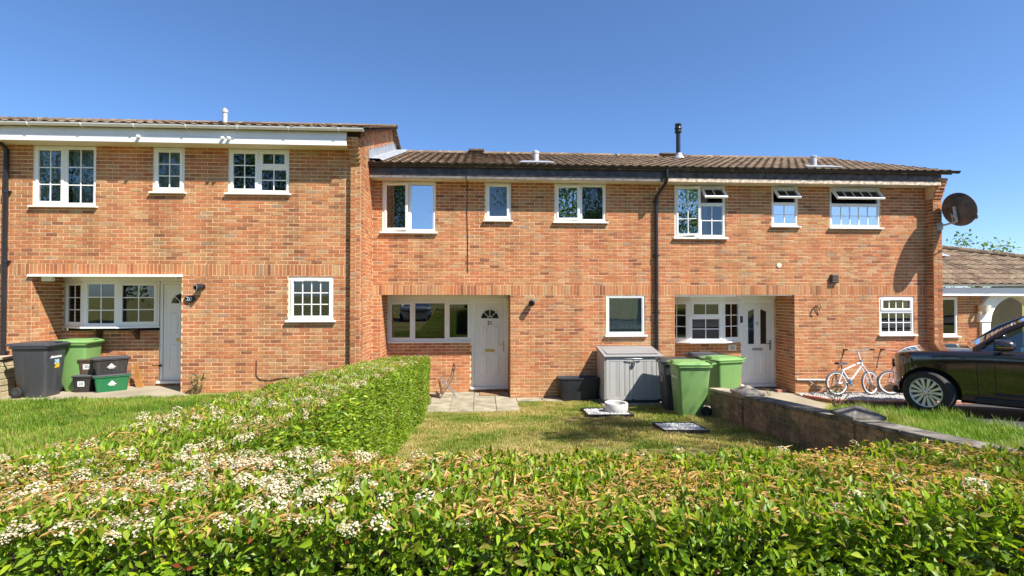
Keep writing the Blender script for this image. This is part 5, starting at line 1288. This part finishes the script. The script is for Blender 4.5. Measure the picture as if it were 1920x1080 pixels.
# ------------------------------------------------------------------ small garden things
ch = thing('folding_chair', (-.76, .18, 0), 'folding metal chair with wooden slats beside the end of the hedge', 'chair', R(8))
Lc = lambda name, mat, pts, r=.014: (lambda b: b.build(name, mat, ch, local=True))(MB().tube(pts, r, 8))
for y in (-.19, .19):
    Lc('leg', 'steel', [(-.17, y, .0), (.10, y, .40), (.17, y, .72)]); Lc('leg', 'steel', [(.20, y*.9, .0), (-.10, y*.9, .40), (-.14, y*.9, .45)])
for z, x in ((.71, .17), (.60, .145)):
    b = MB(); b.box(x-.008, x+.008, -.2, .2, z-.035, z+.02); b.build('back_slat', 'wood', ch, local=True, bevel=.003)
for k in range(5):
    b = MB(); x = -.17+k*.012; z = .36-k*.06; b.box(x-.02, x+.02, -.19, .19, z-.02, z+.02); b.build('seat_slat', 'wood', ch, local=True, bevel=.003)
b = MB(); b.box(-.02, .50, .24, .56, .004, .022); b.build('doormat', 'mat', label='brown coir doormat on the patio before the door numbered 21', cat='doormat', bevel=.006)
def tray(label, poly, seed, mat='white_gravel'):
    cxx = sum(p[0] for p in poly)/4; cyy = sum(p[1] for p in poly)/4; t = thing('gravel_tray', (cxx, cyy, gz(cxx, cyy)), label, 'gravel tray', 0, 'white gravel squares in the lawn')
    b = MB(); zf = lambda x, y: gz(x, y)
    vs = []
    for (x, y) in poly:
        ix, iy = x+(cxx-x)*.06, y+(cyy-y)*.06
        vs += [(x, y, zf(x, y)-.04), (x, y, zf(x, y)+.03), (ix, iy, zf(ix, iy)+.03), (ix, iy, zf(ix, iy)-.02)]
    b.add(vs, [(4*i+j, 4*i+(j+1) % 4, 4*((i+1) % 4)+(j+1) % 4, 4*((i+1) % 4)+j) for i in range(4) for j in range(4)]); b.build('edging', 'black', t)
    b = MB(); b.add([(x+(cxx-x)*.05, y+(cyy-y)*.05, zf(x, y)+.004) for x, y in poly], [(0, 1, 2, 3)]); b.build('gravel_sheet', mat, t)
    q = [(x+(cxx-x)*.07, y+(cyy-y)*.07) for x, y in poly]; pebbles('pebbles', q, 900, lambda x, y: zf(x, y)+.006, .016, mat, t, seed); return t
tray('white gravel square in the lawn holding the round white planter', tray1, 71)
tray('white gravel square in the shade between round planter and hedge', tray2, 72)
b = MB(); b.lathe([(0, .02), (.17, .02), (.18, .16), (.215, .17), (.225, .155), (.222, .02), (.21, 0), (0, 0)], 36, (2.62, -1.70, gz(2.5, -1.7)+.02)); b.v = [(x, y, z) for x, y, z in b.v]
b.build('round_planter', 'planter', smooth=True, label='low round white planter standing on the gravel square', cat='planter')
b = MB(); b.box(6.98, 7.20, .18, .29, .008, .073); b.build('loose_brick', 'edging', label='single loose red brick lying on the path by the right-hand porch', cat='brick', bevel=.005)
def weed(name, label, loc, n, H, seed, green, fl=None, spread=.2, leafs=.05, cat='plant', per=14):
    r = random.Random(seed); g = np.random.default_rng(seed); t = thing(name, loc, label, cat); b = MB(); P = []; D = []
    for i in range(n):
        a = r.uniform(0, 6.28); p = Vector((r.uniform(-.03, .03), r.uniform(-.03, .03), -.02)); pts = [p.copy()]; d = Vector((math.cos(a)*spread, math.sin(a)*spread, 1)).normalized(); h = H*r.uniform(.6, 1)
        for k in range(5): d = (d+Vector((r.uniform(-.2, .2), r.uniform(-.2, .2), 0))).normalized(); p = p+d*h/5; pts.append(p.copy())
        b.tube(pts, [.006, .005, .005, .004, .003, .002], 5)
        for k in range(per):
            q = pts[min(5, 1+int(k*5/per))]+Vector((r.uniform(-.02, .02), r.uniform(-.02, .02), r.uniform(-.03, .03))); P.append(q); D.append((r.uniform(-1, 1), r.uniform(-1, 1), r.uniform(-.1, .7)))
    b.build('stem', 'bark', t, local=True)
    P, D = np.array(P), np.array(D); m = len(P); C = np.array(green)*g.uniform(.6, 1.3, (m, 1)); ln = leafs*g.uniform(.7, 1.3, m)
    V, F, CC = leaf_arrays(P, D, norm(g.normal(0, .5, (m, 3))+np.array([[0, -.3, 1]])), ln, ln*.45, C); attr_mesh('leaves', V, F, 'leaf', t, col_attr=CC, smooth=True, local=True)
    if fl:
        b = MB()
        for i in range(fl): p = P[r.randrange(m)]; b.lathe([(0, -.012), (.014, -.006), (.014, .006), (0, .012)], 6, p)
        b.build('rose_hip', 'magenta', t, local=True)
    return t
weed('weed', 'small leafy weed growing at the foot of the left house wall', (-5.52, -1.12, .39), 5, .42, 5, (.10, .16, .05), spread=.25, leafs=.07, per=8)
weed('rose_bush', 'small rose bush growing behind the low brick wall', (6.85, -2.0, gz(6.85, -2)), 11, .62, 6, (.07, .12, .04), 14, spread=.4, leafs=.05)
weed('weed', 'thin tall weed in the grass at the edge of the driveway', (8.05, -4.9, gz(8.05, -4.9)), 3, .35, 8, (.14, .2, .06), spread=.2, leafs=.045, per=8)
weed('weed', 'small yellow-green weed on the path near the right-hand door', (6.55, -.2, 0), 3, .25, 9, (.2, .25, .05), spread=.3, leafs=.035, per=7)
for k, (x, y) in enumerate(((4.24, -3.0), (4.22, -3.9), (4.24, -4.5))):
    b = MB()
# ------------------------------------------------------------------ bicycles
def bicycle(label, loc, rot, tilt, paint, accent, flip=1, steer=.25):
    t = thing('bicycle', loc, label, 'bicycle', rot, 'children\'s bicycles by the wall'); t.rotation_euler = (tilt, 0, rot)
    r = .275
    def wheel(cx_, st_=0):
        M3 = Matrix.Translation((cx_, 0, r))@Matrix.Rotation(st_, 4, 'Z'); ax = M3.to_3x3()@Vector((0, 1, 0)); o = Vector((cx_, 0, r))
        b = MB(); b.lathe([(r-.045, -.008), (r-.02, -.021), (r-.004, -.013), (r, 0), (r-.004, .013), (r-.02, .021), (r-.045, .008)], 32, o, ax, True); w = b.build('wheel', 'tyre', t, smooth=True, local=True)
        b = MB(); b.lathe([(r-.055, -.012), (r-.036, -.016), (r-.036, .016), (r-.055, .012)], 32, o, ax, True); b.build('rim', 'bike_white', w, smooth=True, local=True)
        b = MB(); u = ax.orthogonal().normalized(); v = ax.cross(u)
        for k in range(20):
            a = 2*math.pi*k/20; s_ = .02 if k % 2 else -.02; b.tube([o+ax*s_+(u*math.cos(a+.4)+v*math.sin(a+.4))*.02, o+(u*math.cos(a)+v*math.sin(a))*(r-.045)], .0016, 3, caps=False)
        b.tube([o-ax*.05, o+ax*.05], .016, 8); b.build('spokes', 'steel', w, local=True)
    wb_ = .84; BB = Vector((.32, 0, .30)); ST = Vector((.17, 0, .56)); HB = Vector((.655, 0, .665)); HT = Vector((.635, 0, .765)); RH = Vector((0, 0, r)); FH = Vector((wb_-.02, 0, r)); SM = Vector((.585, 0, .99))
    wheel(0); wheel(wb_-.02, steer*flip)
    b = MB(); b.tube([BB, HB], .021, 10); b.tube([ST, HT-Vector((0, 0, .03))], .018, 10); b.tube([BB, ST+Vector((-.012, 0, .03))], .016, 10); b.tube([HB, HT], .024, 10)
    for s_ in (-1, 1): b.tube([BB+Vector((0, s_*.02, 0)), RH+Vector((0, s_*.055, 0))], .010, 8); b.tube([ST+Vector((0, s_*.015, -.01)), RH+Vector((0, s_*.055, 0))], .009, 8)
    b.build('frame', paint, t, smooth=True, local=True)
    b = MB()
    for s_ in (-1, 1): b.tube([HB+Vector((.0, s_*.045, -.01)), FH+Vector((-.06, s_*.055, .2)), FH+Vector((0, s_*.055, 0))], .013, 8)
    b.tube([HB+Vector((0, -.05, -.01)), HB+Vector((0, .05, -.01))], .016, 8); b.build('fork', paint, t, smooth=True, local=True)
    b = MB(); b.lathe([(.0, -.02), (.03, -.02), (.03, .02), (0, .02)], 12, HT, (0, 0, 1)); b.lathe([(0, -.035), (.045, -.03), (.045, .03), (0, .035)], 16, BB, (0, 1, 0)); b.build('bearing_cap', accent, t, smooth=True, local=True)
    b = MB(); b.tube([HT, SM], .014, 8); d = Vector((math.sin(.5)*-.1, 0, 0))
    b.tube([SM+Vector((-.12, .30, .03)), SM+Vector((-.05, .2, .03)), SM+Vector((0, .06, 0)), SM+Vector((0, -.06, 0)), SM+Vector((.10, -.2, .03)), SM+Vector((.16, -.30, .03))], .011, 8); hb = b.build('handlebar', paint, t, smooth=True, local=True)
    for s_ in ((-.12, .30, -.06, .22), (.16, -.30, .11, -.22)):
        b = MB(); b.tube([SM+Vector((s_[0], s_[1], .03)), SM+Vector((s_[2], s_[3], .03))], .017, 8); b.build('grip', 'black', hb, local=True)
    b = MB(); b.tube([ST, ST+Vector((-.03, 0, .12))], .012, 8); b.build('seat_post', 'black', t, local=True)
    b = MB(); S = ST+Vector((-.03, 0, .13)); loftY(b, [[(S.x+x, y*k, S.z+z) for x, y, z in ((.17, 0, 0), (.10, .025, 0), (-.04, .06, 0), (-.11, .075, .012), (-.14, 0, .015), (-.11, -.075, .012), (-.04, -.06, 0), (.10, -.025, 0))] for k, z0 in ((1, 0),)] + [[(S.x+x*.95, y*.8, S.z+z+.04) for x, y, z in ((.17, 0, 0), (.10, .025, 0), (-.04, .06, 0), (-.11, .075, .012), (-.14, 0, .015), (-.11, -.075, .012), (-.04, -.06, 0), (.10, -.025, 0))]])
    b.build('saddle', 'bin_grey', t, smooth=True, local=True)
    b = MB(); b.lathe([(.06, -.004), (.072, -.004), (.072, .004), (.06, .004)], 20, BB+Vector((0, -.045, 0)), (0, 1, 0), True)
    for s_ in (-1, 1): b.tube([BB+Vector((0, s_*.05, 0)), BB+Vector((s_*.11, s_*.06, -s_*.09*1))], .010, 6)
    b.build('crank', 'steel', t, local=True)
    for s_ in (-1, 1):
        b = MB(); c = BB+Vector((s_*.11, s_*.10, -s_*.09)); b.box(c.x-.045, c.x+.045, c.y-.04, c.y+.04, c.z-.012, c.z+.012); b.build('pedal', 'dull_white', t, local=True, bevel=.004)
    return t
bicycle('white children\'s bicycle with blue hubs leaning on the brick wall', (8.02, -.42, .035), R(3), R(-6), 'bike_white', 'bike_blue')
bicycle('white and pink bicycle half hidden behind the nose of the dark car', (10.12, -.40, .035), R(180), R(6), 'pink', 'bike_white', steer=-.2)
# ------------------------------------------------------------------ cars
def apply_boolean(o, cutters):
    for c in cutters:
        md = o.modifiers.new('cut', 'BOOLEAN'); md.operation = 'DIFFERENCE'; md.object = c; md.solver = 'EXACT'
    dg = bpy.context.evaluated_depsgraph_get(); me = bpy.data.meshes.new_from_object(o.evaluated_get(dg))
    o.modifiers.clear(); o.data = me
    for c in cutters: bpy.data.objects.remove(c)
def car(name, label, loc, rot, paint, steer, S=1.0, plate=None, H=1.0):
    t = thing(name, loc, label, 'car', rot); t.scale = (S, S, S)
    # x, half width, bottom, shoulder height, centre height
    ST_ = [(2.17, .34, .40, .95, .98), (2.14, .56, .32, 1.01, 1.06), (2.03, .80, .27, 1.07, 1.14), (1.88, .93, .24, 1.10, 1.18), (1.50, .985, .24, 1.14, 1.22), (1.0, .985, .24, 1.17, 1.24), (.70, .985, .24, 1.18, 1.24), (.2, .985, .24, 1.18, 1.21), (-.6, .985, .24, 1.20, 1.22), (-1.46, .985, .25, 1.22, 1.24), (-2.1, .95, .30, 1.21, 1.23), (-2.45, .87, .36, 1.16, 1.18), (-2.58, .70, .42, 1.05, 1.06)]
    sec = lambda x, w, zb, zs, zt: [(x, 0, zb), (x, w*.70, zb), (x, w*.93, zb+.02), (x, w*.985, zb+.12), (x, w*.995, zb+.34), (x, w, zs-.26), (x, w*.99, zs-.07), (x, w*.975, zs-.015), (x, w*.935, zs+.012), (x, w*.88, zs+.02), (x, w*.5, zt-.03), (x, 0, zt-.025)]
    b = MB(); rings = []
    for s_ in ST_:
        h_ = sec(*s_); rings.append(h_+[(x, -y, z) for x, y, z in h_[-2:0:-1]])
    loftY(b, rings)
    body = b.build('body', paint, t, smooth=True, local=True)
    md = body.modifiers.new('s', 'SUBSURF'); md.levels = 2; md.render_levels = 2
    cut = []
    for ax in (1.60, -1.46):
        k = MB(); k.tube([(ax, -1.3, .40), (ax, 1.3, .40)], .455, 40); c = k.build('cut', paint, None); c.parent = t; cut.append(c)
    bpy.context.view_layer.update(); apply_boolean(body, cut)
    body.data.polygons.foreach_set('use_smooth', [True]*len(body.data.polygons))
    try: body.data.set_sharp_from_angle(angle=R(35))
    except Exception: pass
    # under-body block so nothing shows through the arches
    b = MB(); b.box(-2.3, 2.0, -.62, .62, .26, 1.0); b.build('chassis', 'trim', t, local=True)
    # greenhouse
    top = 1.87*H; y0, y1 = .86, .66
    A, B_, Cc, D_ = (.98, 1.20), (.12, top-.06), (-1.75, top-.08), (-2.30, 1.24)
    g = MB(); ws = [(A[0]+.02, y0-.04, A[1]), (A[0]+.12, 0, A[1]+.03), (A[0]+.02, -y0+.04, A[1]), (B_[0], -y1, B_[1]), (B_[0]+.07, 0, B_[1]+.03), (B_[0], y1, B_[1])]
    g.add(ws, [(0, 1, 4, 5), (1, 2, 3, 4)]); g.build('windscreen', 'glass_car', t, local=True, fix=False)
    for s_ in (1, -1):
        for nm, pts in (('side_window', [(A[0]-.06, 1.19), (-.42, 1.22), (-.42, top-.10), (B_[0]-.08, top-.11)]), ('side_window', [(-.50, 1.22), (-1.40, 1.24), (-1.40, top-.11), (-.50, top-.10)]), ('side_window', [(-1.48, 1.24), (-2.15, 1.26), (-1.80, top-.13), (-1.48, top-.12)])):
            g = MB(); f = lambda x, z: (x, s_*(y0-.005+(y1-y0)*(z-1.17)/(top-1.23)), z); g.add([f(*p) for p in pts], [(0, 1, 2, 3)]); g.build(nm, 'glass_car', t, local=True, fix=False)
        k = MB(); f2 = lambda x, z: (x, s_*(y0+.005+(y1-y0)*(z-1.17)/(top-1.23)), z)
        k.tube([f2(A[0]+.0, A[1]), f2((A[0]+B_[0])/2+.05, (A[1]+B_[1])/2+.03), f2(*B_)], [.05, .045, .04], 8); k.tube([f2(*B_), f2(-.8, top-.045), f2(*Cc)], .045, 8); k.tube([f2(*Cc), f2(*D_)], [.06, .08], 8)
        k.build('roof_pillar', paint, t, smooth=True, local=True)
        k = MB()
        for x in (-.46, -1.44): k.tube([f2(x, 1.2), f2(x, top-.07)], .035, 6)
        k.build('door_pillar', 'trim', t, local=True)
        k = MB(); k.tube([f2(A[0]-.05, 1.185), f2(-.4, 1.212), f2(-2.1, 1.25)], .011, 6); k.build('window_trim', 'trim', t, local=True)
        # mirror
        k = MB(); k.lathe([(0, -.10), (.06, -.095), (.10, -.05), (.105, .03), (.09, .07), (0, .08)], 18, (.62, s_*1.09, 1.32), (1, 0, 0)); k.v = [(.62+(x-.62)*1.5, s_*1.09+(y-s_*1.09)*1.3, 1.32+(z-1.32)*1.0) for x, y, z in k.v]
        mi = k.build('wing_mirror', paint, t, smooth=True, local=True)
        k = MB(); k.box(.60, .68, min(s_*.90, s_*1.02), max(s_*.90, s_*1.02), 1.21, 1.25); k.build('mirror_arm', 'trim', mi, local=True, bevel=.01)
        k = MB(); k.box(.50, .70, min(s_*1.18, s_*1.228), max(s_*1.18, s_*1.228), 1.288, 1.300); k.build('mirror_indicator', 'brass', mi, local=True, bevel=.003)
        # panel gaps, side step, handle, lamp
        k = MB(); ysd = lambda z: s_*(.9855-.02*max(0, (z-.9)/.25)-.006*abs(z-.75))
        for x0, x1, za, zb_ in ((.93, .965, .44, 1.10), (.70, .735, .42, 1.14), (-.44, -.42, .42, 1.16), (-1.02, -1.10, .80, 1.16)):
            n_ = 8; k.tube([(x0+(x1-x0)*i/n_, ysd(za+(zb_-za)*i/n_)*.997, za+(zb_-za)*i/n_) for i in range(n_+1)], .0065, 5)
        k.build('panel_gap', 'trim', t, local=True)
        k = MB(); k.box(-1.0, .98, min(s_*.93, s_*1.0), max(s_*.93, s_*1.0), .30, .40); k.build('side_step', 'trim', t, local=True, bevel=.02)
        k = MB(); k.box(-1.0, .72, min(s_*.965, s_*.996), max(s_*.965, s_*.996), .46, .50); k.build('sill_strip', 'trim', t, local=True, bevel=.008)
        for x in (-.22, -1.2):
            k = MB(); k.tube([(x-.1, s_*.985, .985), (x-.08, s_*1.012, .99), (x+.08, s_*1.012, .985), (x+.1, s_*.985, .98)], .014, 8); k.build('door_handle', 'chrome', t, smooth=True, local=True)
        k = MB(); pts = [(2.145, .46), (2.115, .62), (2.04, .78), (1.94, .895), (1.86, .945)]
        vs_ = [(x+.004, s_*(y+.012), z_) for z_ in (0, 1, 2) for x, y in pts]; zz = [[.84, .85, .86, .88, .92], [.90, .92, .94, .96, .97], [.95, .975, .995, 1.01, 1.0]]
        vs_ = [(x, y, zz[i//5][i % 5]) for i, (x, y, z) in enumerate(vs_)]
        k.add(vs_, [(r_*5+c_, r_*5+c_+1, r_*5+c_+6, r_*5+c_+5) for r_ in (0, 1) for c_ in range(4)]); k.build('headlight', 'lens', t, smooth=True, local=True, fix=False)
        k = MB(); k.box(-2.60, -2.35, min(s_*.60, s_*.86), max(s_*.60, s_*.86), .86, .98); k.build('tail_light', 'amber', t, local=True, bevel=.03)
    k = MB(); k.box(2.10, 2.175, -.50, .50, .76, .92)
    gr = k.build('grille', 'trim', t, local=True, bevel=.02)
    for i in range(4): k = MB(); k.box(2.17, 2.182, -.46, .46, .78+i*.035, .792+i*.035); k.build('grille_bar', 'chrome', gr, local=True)
    k = MB(); k.box(2.12, 2.182, -.26, .26, .50, .61); k.build('number_plate', 'white', t, local=True, bevel=.004)
    k = MB(); k.box(1.95, 2.165, -.62, .62, .28, .42); k.build('lower_bumper', 'trim', t, local=True, bevel=.04)
    n = 10; rf = []
    for i in range(n+1):
        u = i/n; x = B_[0]+.04+(Cc[0]-B_[0]-.14)*u; z = top-.045+.05*math.sin(math.pi*min(1, u*1.1))
        rf.append([(x, y, z-.06*(abs(y)/.68)**2.5) for y in (-.68, -.5, -.25, 0, .25, .5, .68)])
    k = MB(); k.add([p for r_ in rf for p in r_], [(i*7+j, i*7+j+1, i*7+j+8, i*7+j+7) for i in range(n) for j in range(6)]); k.build('roof', paint, t, smooth=True, local=True)
    k = MB(); k.add([(Cc[0]-.05, -.64, top-.09), (Cc[0]-.05, .64, top-.09), (D_[0]-.06, .80, D_[1]), (D_[0]-.06, -.80, D_[1])], [(0, 1, 2, 3)]); k.build('rear_window', 'glass_car', t, local=True, fix=False)
    k = MB(); k.box(.55, 1.0, -.78, .78, 1.10, 1.25); k.build('dashboard', 'trim', t, local=True, bevel=.05)
    for y in (-.38, .38):
        k = MB(); k.box(-.62, -.42, y-.24, y+.24, 1.0, 1.48); k.box(-.58, -.47, y-.13, y+.13, 1.5, 1.68); k.build('seat', 'trim', t, local=True, bevel=.05)
    k = MB(); k.tube([(1.05, -.6, 1.232), (.98, .2, 1.27)], .012, 5); k.build('wiper', 'trim', t, local=True)
    rr_ = .39
    for ax in (1.60, -1.46):
        for s_ in (1, -1):
            st_ = steer if ax > 0 else 0; Mt = Matrix.Translation((ax, s_*.86, .39))@Matrix.Rotation(st_, 4, 'Z')
            if s_ < 0: Mt = Mt@Matrix.Rotation(math.pi, 4, 'Z')
            T = lambda x, y, z: tuple(Mt@Vector((x, y, z)))
            k = MB(); k.T = T; k.lathe([(.255, .10), (.27, .122), (.36, .128), (.385, .105), (.39, .07), (.39, -.07), (.385, -.105), (.36, -.128), (.26, -.12), (.25, 0)], 44, (0, 0, 0), (0, 1, 0), True); w = k.build('wheel', 'rubber', t, smooth=True, local=True)
            k = MB(); k.T = T; k.lathe([(.257, .10), (.266, .118), (.258, .125), (.244, .112), (.238, .04), (.24, -.09), (.25, -.1)], 44, (0, 0, 0), (0, 1, 0)); k.lathe([(0, .112), (.04, .112), (.052, .104), (.075, .095), (.08, .06)], 24, (0, 0, 0), (0, 1, 0)); k.build('rim', 'alloy', w, smooth=True, local=True)
            k = MB(); k.T = T
            for i in range(7):
                a = 2*math.pi*i/7+.2; f = lambda r_, da: (r_*math.cos(a+da), r_*math.sin(a+da))
                for dd in (-1, 1):
                    (xa, za), (xb, zb_), (xc, zc_), (xd, zd) = f(.055, dd*.40), f(.06, -dd*.05), f(.247, dd*.11), f(.247, dd*.33)
                    k.add([(xa, .100, za), (xb, .100, zb_), (xc, .112, zc_), (xd, .112, zd), (xa, .06, za), (xb, .06, zb_), (xc, .075, zc_), (xd, .075, zd)], [(0, 1, 2, 3), (4, 7, 6, 5), (0, 4, 5, 1), (1, 5, 6, 2), (2, 6, 7, 3), (3, 7, 4, 0)])
            k.build('spokes', 'alloy', w, local=True)
            k = MB(); k.T = T; k.lathe([(0, .035), (.19, .035), (.19, .01), (0, .01)], 28, (0, 0, 0), (0, 1, 0)); k.build('brake_disc', 'bin_grey', w, local=True)
            k = MB(); k.T = T
            for i in range(5): k.lathe([(0, .006), (.011, .006), (.011, 0)], 8, (.05*math.cos(i*1.2566), .104, .05*math.sin(i*1.2566)), (0, 1, 0))
            k.build('wheel_nut', 'trim', w, local=True)
    return t
hd = R(180-45); whl = Vector((8.16, -2.62, gz(8.1, -2.6))); off = Matrix.Rotation(hd, 3, 'Z')@Vector((1.60, .92, 0))
car('dark_car', 'large glossy dark car parked on the driveway beside the tall grass', (whl.x-off.x, whl.y-off.y, whl.z+.005), hd, 'car_dark', R(-23))
car('silver_car', 'silver car parked across the road facing the houses', (-3.6, -15.9, .70), R(84), 'car_silver', 0, .86, H=.92)
# ------------------------------------------------------------------ trees outside the frame and beyond the roofs
def tree(label, loc, trunk_h, crown, n, seed, leaf=.13, cols=((.05, .11, .018), (.08, .16, .025), (.11, .20, .035)), clumps=26, group='trees'):
    r = random.Random(seed); g = np.random.default_rng(seed); t = thing('tree', loc, label, 'tree', 0, group)
    cx_, cy_, cz_, rx, ry, rz = crown; b = MB()
    b.tube([(0, 0, -.1), (.05, .02, trunk_h*.5), (cx_*.6, cy_*.6, trunk_h), (cx_, cy_, cz_+rz*.4)], [.20, .16, .12, .04], 9)
    cl = []
    for i in range(clumps):
        a = r.uniform(0, 6.28); u = r.uniform(-1, 1); q = r.uniform(.35, 1)**.6; s_ = math.sqrt(1-u*u)
        c = Vector((cx_+rx*q*s_*math.cos(a), cy_+ry*q*s_*math.sin(a), cz_+rz*q*u)); cl.append(c)
        if i % 2 == 0:
            s0 = Vector((cx_*.6, cy_*.6, trunk_h*r.uniform(.8, 1.1))); m_ = s0.lerp(c, .5)+Vector((0, 0, r.uniform(.1, .4))); b.tube([s0, m_, c], [.06, .035, .012], 5)
    b.build('trunk', 'bark', t, smooth=True, local=True)
    per = n//clumps; P = []
    for c in cl:
        rad = r.uniform(.3, .52)*min(rx, ry, rz); P.append(np.array(c)+g.normal(0, rad*.55, (per, 3))*np.array([[1, 1, .75]]))
    P = np.concatenate(P); m_ = len(P); D = g.normal(0, 1, (m_, 3)); F_ = norm(g.normal(0, .6, (m_, 3))+np.array([[0, 0, .8]])); cc = np.array(cols)[g.integers(0, len(cols), m_)]*g.uniform(.7, 1.3, (m_, 1)); ln = leaf*g.uniform(.6, 1.3, m_)
    V, F, CC = leaf_arrays(P, D, F_, ln, ln*.55, cc, DT, DF); attr_mesh('crown', V, F, 'leaf', t, col_attr=CC, local=True, kind='stuff'); return t
tree('street tree right of the camera shading the lawn', (8.6, -9.2, .6), 4.5, (-.6, .9, 8.0, 2.0, 1.3, 1.3), 4200, 81, clumps=13)
tree('street tree behind the camera shading the right end of the front hedge', (8.3, -14.6, .82), 4.4, (-.7, .2, 7.2, 2.0, 1.5, 1.5), 6000, 82)
tree('tall green tree across the road reflected in the middle house windows', (2.2, -24, .6), 3.5, (0, 0, 7.5, 3.4, 3, 4.2), 9000, 83, .22)
tree('broad green tree across the road reflected in the right windows', (9.0, -25, .6), 3.5, (0, 0, 7, 3.8, 3, 3.8), 9000, 84, .22)
tree('dark green tree across the road behind the silver car', (-7.0, -25, .6), 2.2, (0, 0, 3.9, 4.2, 3, 2.3), 9000, 85, .22)
tree('small green tree across the road at the left', (-13.5, -24, .6), 3.5, (0, 0, 7.8, 3.6, 3, 4.0), 8000, 86, .22)
tree('tall tree across the road reflected in the left house windows', (-21, -26, .6), 4, (0, 0, 9.0, 3.6, 3, 4.2), 8000, 88, .24)
tree('leftmost tall tree across the road', (-28, -26, .6), 4, (0, 0, 9.0, 3.6, 3, 4.4), 8000, 89, .24)
tree('leafy tree top showing above the bungalow roof', (25.2, 13, 0), 3, (0, 0, 3.75, 1.7, 1.6, 1.5), 900, 87, .20, ((.10, .17, .03), (.16, .24, .05)), 16)
hedge('clipped_hedge', 'clipped hedge across the road beside the silver car', -1.0, 6.0, -23.0, -22.0, lambda x, y: 2.1, dict(t=1, b=1, l=1), 700, .12, 91, simple=True, dry=0)
